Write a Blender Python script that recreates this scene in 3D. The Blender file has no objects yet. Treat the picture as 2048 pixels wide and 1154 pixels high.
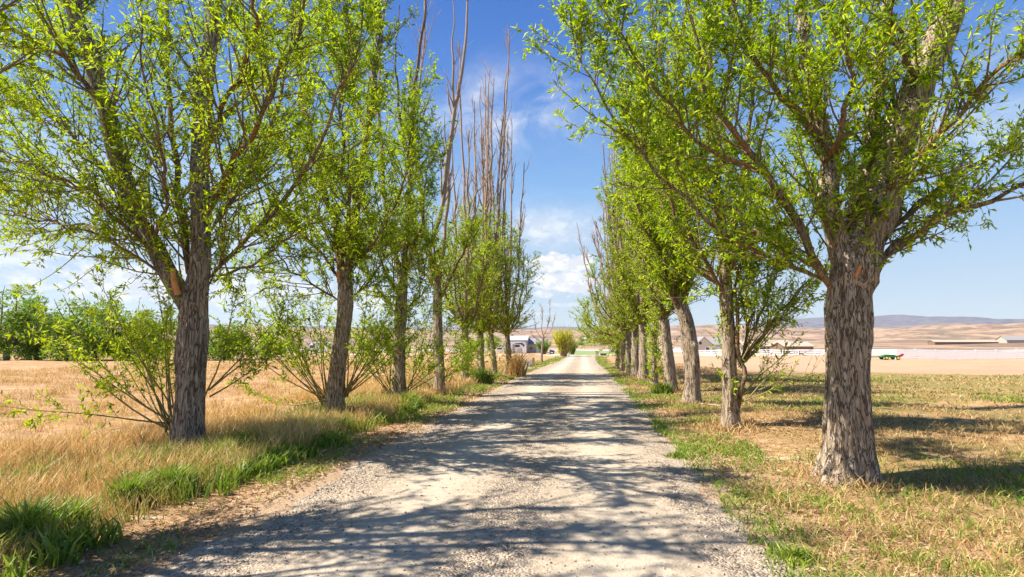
import bpy, math, random
import numpy as np
from mathutils import noise as mnoise, Vector, Matrix

PI = math.pi
rad = math.radians
S = bpy.context.scene
COL = S.collection

# ------------------------------------------------------------------ camera
F = 1100.0                      # focal length in pixels of a 2048-wide frame
CAM = np.array([0.0, 0.0, 1.75])
PITCH = math.atan(108 / F)
YAW = math.atan(141 / F * math.cos(PITCH))
cam_d = bpy.data.cameras.new('camera')
cam = bpy.data.objects.new('camera', cam_d)
COL.objects.link(cam)
cam.location = CAM
cam.rotation_euler = (rad(90) + PITCH, 0, YAW)
cam_d.sensor_width = 36
cam_d.lens = 36 * F / 2048
cam_d.clip_end = 20000
cam_d.clip_start = 0.05
S.camera = cam

# ------------------------------------------------------------------ sun, sky, exposure
SUN_EL = rad(52)
SUN_DIR = np.array([-math.cos(SUN_EL) * math.cos(rad(11)), -math.cos(SUN_EL) * math.sin(rad(11)), math.sin(SUN_EL)])  # towards the sun
sd = bpy.data.lights.new('sun', 'SUN')
sd.energy = 4.9
sd.angle = rad(0.5)
sd.color = (1.0, 0.955, 0.87)
sun = bpy.data.objects.new('sun', sd)
COL.objects.link(sun)
sun.rotation_euler = Vector(tuple(SUN_DIR)).to_track_quat('Z', 'Y').to_euler()

W = bpy.data.worlds.new('World')
S.world = W
W.use_nodes = True
wt = W.node_tree
for n in list(wt.nodes):
    wt.nodes.remove(n)


def N(t, typ, **kw):
    n = t.nodes.new(typ)
    for k, v in kw.items():
        if isinstance(k, str) and hasattr(n, k):
            setattr(n, k, v)
    return n


def math_n(t, op, a, b=None, c=None, clamp=False):
    n = t.nodes.new('ShaderNodeMath')
    n.operation = op
    n.use_clamp = clamp
    for i, v in enumerate((a, b, c)):
        if v is None:
            continue
        if isinstance(v, (int, float)):
            n.inputs[i].default_value = v
        else:
            t.links.new(v, n.inputs[i])
    return n.outputs[0]


def maprange(t, v, a, b, c=0.0, d=1.0, smooth=True):
    n = t.nodes.new('ShaderNodeMapRange')
    if smooth:
        n.interpolation_type = 'SMOOTHSTEP'
    t.links.new(v, n.inputs[0])
    for i, x in enumerate((a, b, c, d)):
        n.inputs[i + 1].default_value = x
    return n.outputs[0]


def mixc(t, f, a, b, blend='MIX'):
    n = t.nodes.new('ShaderNodeMix')
    n.data_type = 'RGBA'
    n.blend_type = blend
    n.clamp_factor = True
    if isinstance(f, (int, float)):
        n.inputs[0].default_value = f
    else:
        t.links.new(f, n.inputs[0])
    for i, v in ((6, a), (7, b)):
        if isinstance(v, (tuple, list)):
            n.inputs[i].default_value = (*v[:3], 1)
        else:
            t.links.new(v, n.inputs[i])
    return n.outputs[2]


def tex_noise(t, vec, scale, detail=4, rough=0.55, dist=0.0):
    n = t.nodes.new('ShaderNodeTexNoise')
    n.inputs['Scale'].default_value = scale
    n.inputs['Detail'].default_value = detail
    n.inputs['Roughness'].default_value = rough
    n.inputs['Distortion'].default_value = dist
    if vec is not None:
        t.links.new(vec, n.inputs['Vector'])
    return n.outputs[0]


def ramp(t, f, stops, interp='LINEAR'):
    n = t.nodes.new('ShaderNodeValToRGB')
    e = n.color_ramp.elements
    n.color_ramp.interpolation = interp
    while len(e) < len(stops):
        e.new(0.5)
    for el, (p, c) in zip(e, stops):
        el.position = p
        el.color = (*c[:3], 1)
    t.links.new(f, n.inputs[0])
    return n.outputs[0]


sky = N(wt, 'ShaderNodeTexSky')
sky.sky_type = 'NISHITA'
sky.sun_disc = False
sky.sun_elevation = SUN_EL
sky.sun_rotation = math.atan2(SUN_DIR[0], SUN_DIR[1])
sky.air_density = 1.0
sky.dust_density = 0.35
sky.ozone_density = 1.6
sky.altitude = 800
tc = N(wt, 'ShaderNodeTexCoord')
sep = N(wt, 'ShaderNodeSeparateXYZ')
wt.links.new(tc.outputs['Generated'], sep.inputs[0])
X, Y, Z = sep.outputs
az = math_n(wt, 'ARCTAN2', X, Y)           # 0 along the road, + to the right
el = math_n(wt, 'ARCSINE', Z)
comb = N(wt, 'ShaderNodeCombineXYZ')
wt.links.new(math_n(wt, 'MULTIPLY', az, 1.0), comb.inputs[0])
wt.links.new(math_n(wt, 'MULTIPLY', el, 1.7), comb.inputs[1])
cvec = comb.outputs[0]


def gauss(a0, e0, sa, se):
    da = math_n(wt, 'DIVIDE', math_n(wt, 'SUBTRACT', az, a0), sa)
    de = math_n(wt, 'DIVIDE', math_n(wt, 'SUBTRACT', el, e0), se)
    r2 = math_n(wt, 'ADD', math_n(wt, 'MULTIPLY', da, da), math_n(wt, 'MULTIPLY', de, de))
    return math_n(wt, 'EXPONENT', math_n(wt, 'MULTIPLY', r2, -1.0))


n_puff = tex_noise(wt, cvec, 30, 7, 0.6, 0.25)
n_soft = tex_noise(wt, cvec, 5.0, 5, 0.6, 0.8)
# cumulus standing over the end of the road
def cum(a0, e0, sa, se, w=1.0):
    g = gauss(a0, e0, sa, se)
    return maprange(wt, math_n(wt, 'ADD', g, math_n(wt, 'MULTIPLY', n_puff, 1.5)), 1.22, 1.5, 0, w)
masks = [cum(-0.035, 0.143, 0.085, 0.024), cum(-0.03, 0.108, 0.080, 0.030), cum(-0.07, 0.088, 0.03, 0.010, .8),
         cum(0.03, 0.088, 0.04, 0.008, .6), cum(-0.02, 0.068, 0.05, 0.005, .4), cum(-0.085, 0.052, 0.04, 0.005, .45),
         cum(-0.65, 0.09, 0.30, 0.040, .75), cum(-0.38, 0.075, 0.12, 0.03, .75), cum(-0.95, 0.12, 0.20, 0.04, .6)]
m = masks[0]
for q in masks[1:]:
    m = math_n(wt, 'MAXIMUM', m, q)
# thin veils
veil1 = math_n(wt, 'MULTIPLY', gauss(-0.14, 0.41, 0.15, 0.060), maprange(wt, n_soft, 0.36, 0.72, 0.0, 0.75))
veil2 = math_n(wt, 'MULTIPLY', gauss(-0.05, 0.205, 0.12, 0.035), maprange(wt, n_soft, 0.30, 0.66, 0.2, 0.75))
veil3 = math_n(wt, 'MULTIPLY', gauss(0.62, 0.33, 0.2, 0.10), maprange(wt, n_soft, 0.40, 0.7, 0.0, 0.6))
veil4 = math_n(wt, 'MULTIPLY', gauss(-0.6, 0.22, 0.4, 0.08), maprange(wt, n_soft, 0.35, 0.7, 0.0, 0.7))
v = math_n(wt, 'MAXIMUM', math_n(wt, 'MAXIMUM', veil1, veil2), math_n(wt, 'MAXIMUM', veil3, veil4))
m = math_n(wt, 'MAXIMUM', m, v)
n_sh = tex_noise(wt, cvec, 34, 4, 0.6)
cloud_c = mixc(wt, maprange(wt, n_sh, 0.42, 0.62), (6.6, 6.9, 7.4), (9.0, 9.0, 8.9))
hsv = N(wt, 'ShaderNodeHueSaturation')
hsv.inputs['Saturation'].default_value = 1.12
wt.links.new(sky.outputs[0], hsv.inputs['Color'])
tint = ramp(wt, maprange(wt, el, 0.0, 0.75, 0, 1, False), [(0.0, (5.8, 6.6, 7.2)), (0.14, (4.6, 5.9, 7.3)), (0.36, (2.3, 4.5, 7.8)), (0.62, (0.62, 2.1, 6.3)), (0.9, (0.20, 1.15, 4.9))])
skyb = mixc(wt, 0.75, hsv.outputs[0], tint)
skyc = mixc(wt, m, skyb, cloud_c)
bg = N(wt, 'ShaderNodeBackground')
bg.inputs['Strength'].default_value = 0.060
wt.links.new(skyc, bg.inputs[0])
wo = N(wt, 'ShaderNodeOutputWorld')
wt.links.new(bg.outputs[0], wo.inputs[0])

S.view_settings.view_transform = 'Standard'
S.view_settings.look = 'None'
S.view_settings.exposure = 1.1
S.view_settings.gamma = 1
S.render.engine = 'CYCLES'
S.cycles.max_bounces = 6
S.cycles.transparent_max_bounces = 6

# ------------------------------------------------------------------ helpers
cy, sy_ = math.cos(YAW), math.sin(YAW)
cp, sp = math.cos(PITCH), math.sin(PITCH)
R_RIGHT = np.array([cy, sy_, 0.0])
R_FWD = np.array([-sy_ * cp, cy * cp, sp])
R_UP = np.cross(R_RIGHT, R_FWD)


def ray(px, py):
    return R_FWD * F + R_RIGHT * (px - 1024) + R_UP * (577 - py)


def P(px, py, y):
    """World point seen at photo pixel (px, py) lying at distance y along the road."""
    d = ray(px, py)
    return CAM + d * (y / d[1])


def G(px, py, z=0.0):
    d = ray(px, py)
    return CAM + d * ((z - CAM[2]) / d[2])


def sstep(a, b, v):
    t = np.clip((v - a) / (b - a), 0, 1)
    return t * t * (3 - 2 * t)


_r = np.random.default_rng(5)
_K = [(_r.normal(size=2) * f, _r.uniform(0, 6.28), 1.0 / (f ** 0.9)) for f in (0.35, 0.5, 0.9, 1.3, 2.2, 3.1) for _ in range(3)]


def road_off(y):
    return 0.7 * (np.clip(y, 0, 200) / 100.0) ** 2


def terrain(x, y):
    x = np.asarray(x, float)
    y = np.asarray(y, float)
    x, y = np.broadcast_arrays(x, y)
    z = -0.6 * sstep(25, 75, y) - 1.0 * sstep(98, 165, y)
    b = np.zeros_like(z)
    for k, ph, a in _K:
        b = b + a * np.sin(k[0] * x + k[1] * y + ph)
    ro = road_off(y)
    off = np.maximum(np.clip(-3.2 - (x - ro), 0, None), np.clip((x - ro) - 1.5, 0, None))
    w = sstep(0.0, 2.0, off)
    z = z + b * 0.014 * w
    # shallow bank on the left verge, slight dip before it
    ox = -3.2 - (x - ro)
    z = z + w * np.where(ox > 0, 0.07 * np.exp(-((ox - 1.9) / 0.9) ** 2) - 0.05 * np.exp(-((ox - 0.55) / 0.35) ** 2), 0)
    far = sstep(260, 420, np.hypot(x, y))
    return z - 0.0 * far


def new_mesh(name, verts, faces_list, mat, smooth=False, attr=None, uv=None):
    """faces_list: list of (k, array[n,k])"""
    me = bpy.data.meshes.new(name)
    verts = np.asarray(verts, np.float32)
    me.vertices.add(len(verts))
    me.vertices.foreach_set('co', verts.ravel())
    loops = np.concatenate([f.ravel() for f in faces_list]).astype(np.int32)
    tot = np.concatenate([np.full(len(f), f.shape[1]) for f in faces_list]).astype(np.int32)
    start = np.concatenate([[0], np.cumsum(tot)[:-1]]).astype(np.int32)
    me.loops.add(len(loops))
    me.loops.foreach_set('vertex_index', loops)
    me.polygons.add(len(tot))
    me.polygons.foreach_set('loop_start', start)
    me.polygons.foreach_set('loop_total', tot)
    me.polygons.foreach_set('use_smooth', np.full(len(tot), smooth))
    me.update(calc_edges=True)
    if attr is not None:
        a = me.attributes.new('rnd', 'FLOAT', 'POINT')
        a.data.foreach_set('value', np.asarray(attr, np.float32))
    me.materials.append(mat)
    return me


def link(name, me, parent=None):
    o = bpy.data.objects.new(name, me)
    COL.objects.link(o)
    if parent is not None:
        o.parent = parent
    return o


def tag(o, label=None, cat=None, group=None, kind=None):
    if label:
        o['label'] = label
    if cat:
        o['category'] = cat
    if group:
        o['group'] = group
    if kind:
        o['kind'] = kind
    return o


def empty(name, loc, label, cat, group=None, rz=0.0):
    o = bpy.data.objects.new(name, None)
    COL.objects.link(o)
    o.location = tuple(float(c) for c in loc)
    o.rotation_euler = (0, 0, rz)
    o.empty_display_size = 0.2
    return tag(o, label, cat, group)


class MB:
    """collects boxes / prisms / tubes as one mesh"""
    def __init__(s):
        s.v = []
        s.f = []

    def add(s, vs, fs):
        b = len(s.v)
        s.v += [tuple(map(float, q)) for q in vs]
        s.f += [tuple(b + i for i in q) for q in fs]
        return s

    def box(s, x0, x1, y0, y1, z0, z1):
        vs = [(x, y, z) for z in (z0, z1) for y in (y0, y1) for x in (x0, x1)]
        return s.add(vs, [(0, 2, 3, 1), (4, 5, 7, 6), (0, 1, 5, 4), (2, 6, 7, 3), (0, 4, 6, 2), (1, 3, 7, 5)])

    def prism(s, prof, y0, y1):
        """profile of (x,z), extruded along y"""
        n = len(prof)
        vs = [(x, y0, z) for x, z in prof] + [(x, y1, z) for x, z in prof]
        fs = [tuple(range(n)), tuple(range(2 * n - 1, n - 1, -1))] + [(i, n + i, n + (i + 1) % n, (i + 1) % n) for i in range(n)]
        return s.add(vs, fs)

    def prismx(s, prof, x0, x1):
        n = len(prof)
        vs = [(x0, y, z) for y, z in prof] + [(x1, y, z) for y, z in prof]
        fs = [tuple(range(n)), tuple(range(2 * n - 1, n - 1, -1))] + [(i, n + i, n + (i + 1) % n, (i + 1) % n) for i in range(n)]
        return s.add(vs, fs)

    def cyl(s, c, axis, r, L, n=16):
        c = np.array(c, float)
        a = {'x': (1, 0, 0), 'y': (0, 1, 0), 'z': (0, 0, 1)}[axis]
        a = np.array(a, float)
        u = np.array((0, 0, 1.0)) if axis != 'z' else np.array((1.0, 0, 0))
        w = np.cross(a, u)
        vs = []
        for e in (-.5, .5):
            for i in range(n):
                t = 2 * PI * i / n
                vs.append(c + a * L * e + u * r * math.cos(t) + w * r * math.sin(t))
        fs = [tuple(range(n)), tuple(range(2 * n - 1, n - 1, -1))] + [(i, n + i, n + (i + 1) % n, (i + 1) % n) for i in range(n)]
        return s.add(vs, fs)

    def build(s, name, mat, parent=None, bevel=0.0):
        me = bpy.data.meshes.new(name)
        me.from_pydata(s.v, [], s.f)
        me.materials.append(mat)
        import bmesh
        bm = bmesh.new()
        bm.from_mesh(me)
        bmesh.ops.recalc_face_normals(bm, faces=bm.faces)
        if bevel:
            bmesh.ops.bevel(bm, geom=list(bm.edges), offset=bevel, segments=2, affect='EDGES', clamp_overlap=True)
        bm.to_mesh(me)
        bm.free()
        return link(name, me, parent)


# ------------------------------------------------------------------ materials
def mat_new(name):
    m_ = bpy.data.materials.new(name)
    m_.use_nodes = True
    t = m_.node_tree
    for n in list(t.nodes):
        t.nodes.remove(n)
    out = t.nodes.new('ShaderNodeOutputMaterial')
    return m_, t, out


def principled(t, out, color, rough=0.8, bump=None, bump_dist=0.02, bump_str=1.0, spec=0.3, metal=0.0):
    p = t.nodes.new('ShaderNodeBsdfPrincipled')
    if isinstance(color, (tuple, list)):
        p.inputs['Base Color'].default_value = (*color[:3], 1)
    else:
        t.links.new(color, p.inputs['Base Color'])
    if isinstance(rough, (int, float)):
        p.inputs['Roughness'].default_value = rough
    else:
        t.links.new(rough, p.inputs['Roughness'])
    p.inputs['Specular IOR Level'].default_value = spec
    p.inputs['Metallic'].default_value = metal
    if bump is not None:
        b = t.nodes.new('ShaderNodeBump')
        b.inputs['Distance'].default_value = bump_dist
        b.inputs['Strength'].default_value = bump_str
        t.links.new(bump, b.inputs['Height'])
        t.links.new(b.outputs[0], p.inputs['Normal'])
    t.links.new(p.outputs[0], out.inputs['Surface'])
    return p


def simple_mat(name, color, rough=0.7, var=0.12, scale=3.0, metal=0.0, spec=0.4):
    m_, t, out = mat_new(name)
    tcn = N(t, 'ShaderNodeTexCoord')
    nz = tex_noise(t, tcn.outputs['Object'], scale, 5, 0.6)
    lo = tuple(c * (1 - var) for c in color)
    hi = tuple(min(1, c * (1 + var)) for c in color)
    principled(t, out, mixc(t, nz, lo, hi), rough, spec=spec, metal=metal)
    return m_


def leaf_mat(name, stops, trans=0.38, tcol=(0.42, 0.62, 0.04)):
    m_, t, out = mat_new(name)
    at = N(t, 'ShaderNodeAttribute')
    at.attribute_name = 'rnd'
    g = N(t, 'ShaderNodeNewGeometry')
    nz = tex_noise(t, g.outputs['Position'], 0.9, 2, 0.5)
    f = math_n(t, 'ADD', math_n(t, 'MULTIPLY', at.outputs['Fac'], 0.7), math_n(t, 'MULTIPLY', nz, 0.35))
    c = ramp(t, f, stops)
    p = t.nodes.new('ShaderNodeBsdfPrincipled')
    t.links.new(c, p.inputs['Base Color'])
    p.inputs['Roughness'].default_value = 0.5
    p.inputs['Specular IOR Level'].default_value = 0.28
    tr = t.nodes.new('ShaderNodeBsdfTranslucent')
    t.links.new(mixc(t, 0.55, c, tcol), tr.inputs['Color'])
    mx = t.nodes.new('ShaderNodeMixShader')
    mx.inputs[0].default_value = trans
    t.links.new(p.outputs[0], mx.inputs[1])
    t.links.new(tr.outputs[0], mx.inputs[2])
    t.links.new(mx.outputs[0], out.inputs['Surface'])
    return m_


M = {}
M['leaf'] = leaf_mat('willow_leaf', [(0.12, (0.02, 0.06, 0.004)), (0.34, (0.075, 0.19, 0.005)), (0.54, (0.28, 0.44, 0.006)), (0.76, (0.60, 0.68, 0.008)), (1.0, (0.78, 0.78, 0.09))], 0.44, (0.64, 0.80, 0.005))
M['leaf_deep'] = leaf_mat('deep_leaf', [(0.1, (0.05, 0.11, 0.010)), (0.4, (0.11, 0.21, 0.015)), (0.7, (0.22, 0.34, 0.02)), (1.0, (0.38, 0.46, 0.04))])
M['leaf_hedge'] = leaf_mat('hedge_leaf', [(0.1, (0.09, 0.17, 0.014)), (0.5, (0.20, 0.32, 0.018)), (0.8, (0.36, 0.48, 0.03)), (1.0, (0.5, 0.56, 0.05))], 0.35)
M['leaf_lime'] = leaf_mat('lime_leaf', [(0.1, (0.10, 0.20, 0.01)), (0.4, (0.28, 0.42, 0.012)), (0.7, (0.50, 0.60, 0.018)), (1.0, (0.68, 0.72, 0.08))], 0.46, (0.62, 0.78, 0.01))
M['leaf_yellow'] = leaf_mat('yellow_leaf', [(0.1, (0.24, 0.28, 0.012)), (0.5, (0.52, 0.54, 0.02)), (1.0, (0.78, 0.72, 0.06))], 0.4, (0.8, 0.75, 0.02))
M['dry'] = leaf_mat('dry_grass', [(0.1, (0.34, 0.19, 0.06)), (0.4, (0.62, 0.38, 0.13)), (0.7, (0.78, 0.53, 0.21)), (1.0, (0.86, 0.68, 0.36))], 0.3, (0.7, 0.5, 0.2))
M['green_grass'] = leaf_mat('green_grass', [(0.1, (0.045, 0.10, 0.010)), (0.4, (0.12, 0.21, 0.018)), (0.65, (0.27, 0.34, 0.035)), (0.85, (0.46, 0.42, 0.10)), (1.0, (0.62, 0.47, 0.18))], 0.3)
M['olive_grass'] = leaf_mat('olive_grass', [(0.1, (0.08, 0.10, 0.015)), (0.4, (0.18, 0.19, 0.035)), (0.7, (0.34, 0.27, 0.08)), (1.0, (0.54, 0.38, 0.14))], 0.2)
M['stubble'] = leaf_mat('stubble', [(0.1, (0.20, 0.11, 0.04)), (0.4, (0.40, 0.24, 0.09)), (0.7, (0.58, 0.38, 0.16)), (1.0, (0.74, 0.55, 0.28))], 0.2, (0.6, 0.4, 0.15))
M['litter'] = leaf_mat('dead_leaf', [(0.1, (0.20, 0.10, 0.045)), (0.5, (0.42, 0.25, 0.12)), (1.0, (0.62, 0.46, 0.28))], 0.15, (0.5, 0.3, 0.1))


def bark(name, dark, mid, light, fs=1.0, warm=None):
    m_, t, out = mat_new(name)
    tcn = N(t, 'ShaderNodeTexCoord')
    mp = N(t, 'ShaderNodeMapping')
    mp.inputs['Scale'].default_value = (13 * fs, 13 * fs, 2.1 * fs)
    t.links.new(tcn.outputs['Object'], mp.inputs[0])
    n1 = tex_noise(t, mp.outputs[0], 2.2, 7, 0.62, 0.7)
    nr = tex_noise(t, mp.outputs[0], 1.25, 3, 0.55, 0.9)
    rid = math_n(t, 'MULTIPLY', math_n(t, 'ABSOLUTE', math_n(t, 'SUBTRACT', nr, 0.5)), 2.0)
    crack = maprange(t, rid, 0.0, 0.085)
    n3 = tex_noise(t, tcn.outputs['Object'], 26, 4, 0.6)
    base = ramp(t, n1, [(0.28, dark), (0.48, mid), (0.68, light)])
    base = mixc(t, crack, tuple(c * 0.75 for c in dark), base)
    if warm:
        w = maprange(t, tex_noise(t, tcn.outputs['Object'], 1.3, 2), 0.5, 0.62)
        base = mixc(t, w, base, mixc(t, 0.5, base, warm))
    hgt = math_n(t, 'ADD', math_n(t, 'MULTIPLY', crack, 0.9), math_n(t, 'ADD', math_n(t, 'MULTIPLY', n1, 0.9), math_n(t, 'MULTIPLY', n3, 0.25)))
    principled(t, out, base, 0.9, hgt, 0.035, 0.9, spec=0.15)
    return m_


M['bark'] = bark('willow_bark', (0.18, 0.125, 0.08), (0.37, 0.275, 0.185), (0.60, 0.48, 0.35))
M['bark_grey'] = bark('grey_willow_bark', (0.15, 0.115, 0.085), (0.29, 0.23, 0.175), (0.47, 0.39, 0.31))
M['limb'] = bark('limb_bark', (0.14, 0.09, 0.052), (0.28, 0.19, 0.11), (0.42, 0.31, 0.19), 1.6, (0.42, 0.20, 0.07))
M['twig'] = simple_mat('twig_bark', (0.19, 0.13, 0.065), 0.8, 0.35, 6)
M['shoot'] = simple_mat('shoot_bark', (0.26, 0.20, 0.07), 0.7, 0.3, 6)
M['bare'] = simple_mat('bare_wood', (0.34, 0.24, 0.17), 0.85, 0.35, 5)
M['cut'] = simple_mat('cut_wood', (0.55, 0.24, 0.10), 0.8, 0.25, 9)

# ------------------------------------------------------------------ ground
XS = np.unique(np.concatenate([np.sinh(np.linspace(-6.2, 6.2, 320)) * 1.1, [-3.2, 1.5]]))
YS = np.concatenate([np.linspace(-8, 0, 24)[:-1], np.sinh(np.linspace(0, 5.62, 260)) * 1.5 + 0.0])
gx, gy = np.meshgrid(XS, YS)
gz = terrain(gx, gy)
gv = np.stack([gx, gy, gz], -1).reshape(-1, 3)


def grid_faces(nr, nc):
    i = np.arange(nr - 1)[:, None] * nc + np.arange(nc - 1)[None, :]
    i = i.ravel()
    return np.stack([i, i + 1, i + nc + 1, i + nc], -1)


m_, t, out = mat_new('dry_field_ground')
g = N(t, 'ShaderNodeNewGeometry')
pos = g.outputs['Position']
sx = N(t, 'ShaderNodeSeparateXYZ')
t.links.new(pos, sx.inputs[0])
gxn, gyn = sx.outputs[0], sx.outputs[1]
mp = N(t, 'ShaderNodeMapping')
mp.inputs['Scale'].default_value = (0.35, 1.0, 1.0)
t.links.new(pos, mp.inputs[0])
nA = tex_noise(t, mp.outputs[0], 0.35, 6, 0.6, 0.4)
nB = tex_noise(t, pos, 3.5, 6, 0.65)
nC = tex_noise(t, pos, 28, 5, 0.7)
nD = tex_noise(t, mp.outputs[0], 1.6, 5, 0.7, 0.6)
dryc = ramp(t, nB, [(0.25, (0.27, 0.135, 0.055)), (0.42, (0.45, 0.255, 0.105)), (0.58, (0.60, 0.37, 0.175)), (0.78, (0.72, 0.50, 0.29))])
dryc = mixc(t, maprange(t, nC, 0.35, 0.75), mixc(t, 0.45, dryc, (0.22, 0.14, 0.07)), dryc)
pink = mixc(t, maprange(t, nA, 0.42, 0.62), dryc, mixc(t, 0.5, dryc, (0.56, 0.345, 0.195)))
pink = mixc(t, maprange(t, nD, 0.46, 0.60, 0, .75), pink, mixc(t, nC, (0.26, 0.135, 0.055), (0.42, 0.25, 0.12)))
pink = mixc(t, maprange(t, nD, 0.30, 0.42, .7, 0), pink, (0.80, 0.62, 0.42))
# right hand side: olive stubble nearer, bare tilled strip further out
oliv = ramp(t, nB, [(0.3, (0.12, 0.10, 0.03)), (0.5, (0.24, 0.19, 0.06)), (0.75, (0.42, 0.29, 0.12))])
om = math_n(t, 'MULTIPLY', maprange(t, nA, 0.36, 0.54), maprange(t, gxn, 2.5, 5.0))
om = math_n(t, 'MULTIPLY', om, maprange(t, gyn, 30, 44, 1.0, 0.0))
gcol = mixc(t, om, pink, oliv)
# olive band at the far edge of the near field
band = math_n(t, 'MULTIPLY', maprange(t, gyn, 18, 24), maprange(t, gyn, 33, 36, 1, 0))
band = math_n(t, 'MULTIPLY', math_n(t, 'MULTIPLY', band, maprange(t, gxn, 10, 18)), 0.75)
gcol = mixc(t, band, gcol, mixc(t, maprange(t, nB, .35, .65), (0.20, 0.18, 0.05), (0.40, 0.30, 0.11)))
til = math_n(t, 'MULTIPLY', maprange(t, gyn, 33, 37), maprange(t, gxn, 6, 12))
gcol = mixc(t, math_n(t, 'MULTIPLY', til, 0.8), gcol, mixc(t, nA, (0.42, 0.26, 0.155), (0.55, 0.37, 0.235)))
# pale dirt near the road sides
dirt = math_n(t, 'MULTIPLY', maprange(t, gxn, -4.2, -3.4), maprange(t, gxn, 1.5, 2.6, 1, 0))
gcol = mixc(t, math_n(t, 'MULTIPLY', dirt, 0.55), gcol, mixc(t, nB, (0.36, 0.24, 0.15), (0.58, 0.45, 0.32)))
hgt = math_n(t, 'ADD', nB, math_n(t, 'MULTIPLY', nC, 0.35))
principled(t, out, gcol, 0.95, hgt, 0.09, 0.9, spec=0.1)
M['ground'] = m_
o = link('ground', new_mesh('ground', gv, [grid_faces(len(YS), len(XS))], M['ground'], True))
tag(o, kind='structure')

# road ------------------------------------------------------------
m_, t, out = mat_new('gravel')
g = N(t, 'ShaderNodeNewGeometry')
pos = g.outputs['Position']
sx = N(t, 'ShaderNodeSeparateXYZ')
t.links.new(pos, sx.inputs[0])
gxn, gyn = sx.outputs[0], sx.outputs[1]
n1 = tex_noise(t, pos, 0.9, 5, 0.6, 0.5)
n2 = tex_noise(t, pos, 9, 6, 0.7)
n3 = tex_noise(t, pos, 55, 4, 0.7)
vo = N(t, 'ShaderNodeTexVoronoi')
vo.inputs['Scale'].default_value = 42
t.links.new(pos, vo.inputs['Vector'])
vo2 = N(t, 'ShaderNodeTexVoronoi')
vo2.inputs['Scale'].default_value = 95
t.links.new(pos, vo2.inputs['Vector'])
fine = ramp(t, n2, [(0.3, (0.30, 0.225, 0.155)), (0.5, (0.43, 0.34, 0.24)), (0.75, (0.54, 0.445, 0.33))])
vsep = N(t, 'ShaderNodeSeparateColor')
t.links.new(vo.outputs['Color'], vsep.inputs[0])
stone = ramp(t, vsep.outputs[0], [(0.1, (0.18, 0.125, 0.085)), (0.4, (0.34, 0.25, 0.17)), (0.7, (0.48, 0.37, 0.26)), (1.0, (0.64, 0.53, 0.40))])
# loose gravel lies between and beside the wheel tracks
wob = math_n(t, 'MULTIPLY', math_n(t, 'SUBTRACT', n1, 0.5), 0.9)
xx = math_n(t, 'ADD', gxn, wob)
def bumpx(c, w):
    d = math_n(t, 'ABSOLUTE', math_n(t, 'SUBTRACT', xx, c))
    return maprange(t, d, w * 0.35, w, 1, 0)
loose = math_n(t, 'MAXIMUM', bumpx(-0.75, 0.55), math_n(t, 'MAXIMUM', bumpx(-3.0, 0.9), bumpx(1.35, 0.55)))
loose = math_n(t, 'MULTIPLY', loose, maprange(t, n1, 0.36, 0.60, 0.25, 1.0))
rc = mixc(t, math_n(t, 'MULTIPLY', loose, 0.62), mixc(t, maprange(t, n3, 0.5, 0.66), fine, mixc(t, 0.5, fine, stone)), stone)
far_t = maprange(t, gyn, 10, 40)
trk = math_n(t, 'MAXIMUM', bumpx(-1.75, 0.5), bumpx(0.25, 0.5))
rc = mixc(t, math_n(t, 'MULTIPLY', trk, maprange(t, gyn, 3, 30, 0.38, 0.6)), rc, (0.56, 0.465, 0.345))
b1 = math_n(t, 'MULTIPLY', math_n(t, 'SUBTRACT', 1.0, vo.outputs[0]), math_n(t, 'ADD', math_n(t, 'MULTIPLY', loose, 0.9), 0.12))
b2 = math_n(t, 'ADD', b1, math_n(t, 'ADD', math_n(t, 'MULTIPLY', n2, 0.9), math_n(t, 'MULTIPLY', n3, 0.25)))
principled(t, out, rc, 0.93, b2, 0.028, 1.0, spec=0.15)
M['gravel'] = m_

ry = np.concatenate([np.linspace(-6, 2, 60)[:-1], 2 * np.exp(np.linspace(0, math.log(104 / 2), 420))])
rng = np.random.default_rng(11)
def edge_noise(y, s):
    return 0.10 * np.sin(y * 1.3 + s) + 0.06 * np.sin(y * 3.7 + 2 * s) + 0.035 * np.sin(y * 9.1 + 3 * s) + rng.normal(size=len(y)) * 0.018
left = -3.2 + edge_noise(ry, 0.4)
right = 1.5 + edge_noise(ry, 2.1)
NC = 26
u = np.linspace(0, 1, NC)
rx = left[:, None] * (1 - u) + right[:, None] * u + road_off(ry)[:, None]
ryy = np.repeat(ry[:, None], NC, 1)
crown = 0.02 * np.sin(u * PI)[None, :] ** 0.7
rz = terrain(rx, ryy) + 0.006 + crown
rz[:, 0] -= 0.004
rz[:, -1] -= 0.004
rv = np.stack([rx, ryy, rz], -1).reshape(-1, 3)
tag(link('gravel_road', new_mesh('gravel_road', rv, [grid_faces(len(ry), NC)], M['gravel'], True)), kind='structure')


def sheet(name, x0, x1, y0, y1, nx, ny, mat, dz):
    a, b = np.meshgrid(np.linspace(x0, x1, nx), np.linspace(y0, y1, ny))
    b = b + np.sin(a * 0.07) * 0.6
    v_ = np.stack([a, b, terrain(a, b) + dz], -1).reshape(-1, 3)
    return tag(link(name, new_mesh(name, v_, [grid_faces(ny, nx)], mat, True)), kind='structure')


M['pale_dirt'] = simple_mat('pale_dirt', (0.66, 0.55, 0.41), 0.95, 0.12, 0.3)
M['lawn'] = simple_mat('green_crop', (0.20, 0.27, 0.07), 0.95, 0.35, 0.12)
sheet('cross_road', -60, 60, 105, 111, 160, 8, M['pale_dirt'], 0.03)
sheet('green_field', -8, 17, 118, 215, 40, 60, M['lawn'], 0.04)
sheet('far_track', -150, 260, 236, 252, 120, 8, M['pale_dirt'], 0.05)

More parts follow.
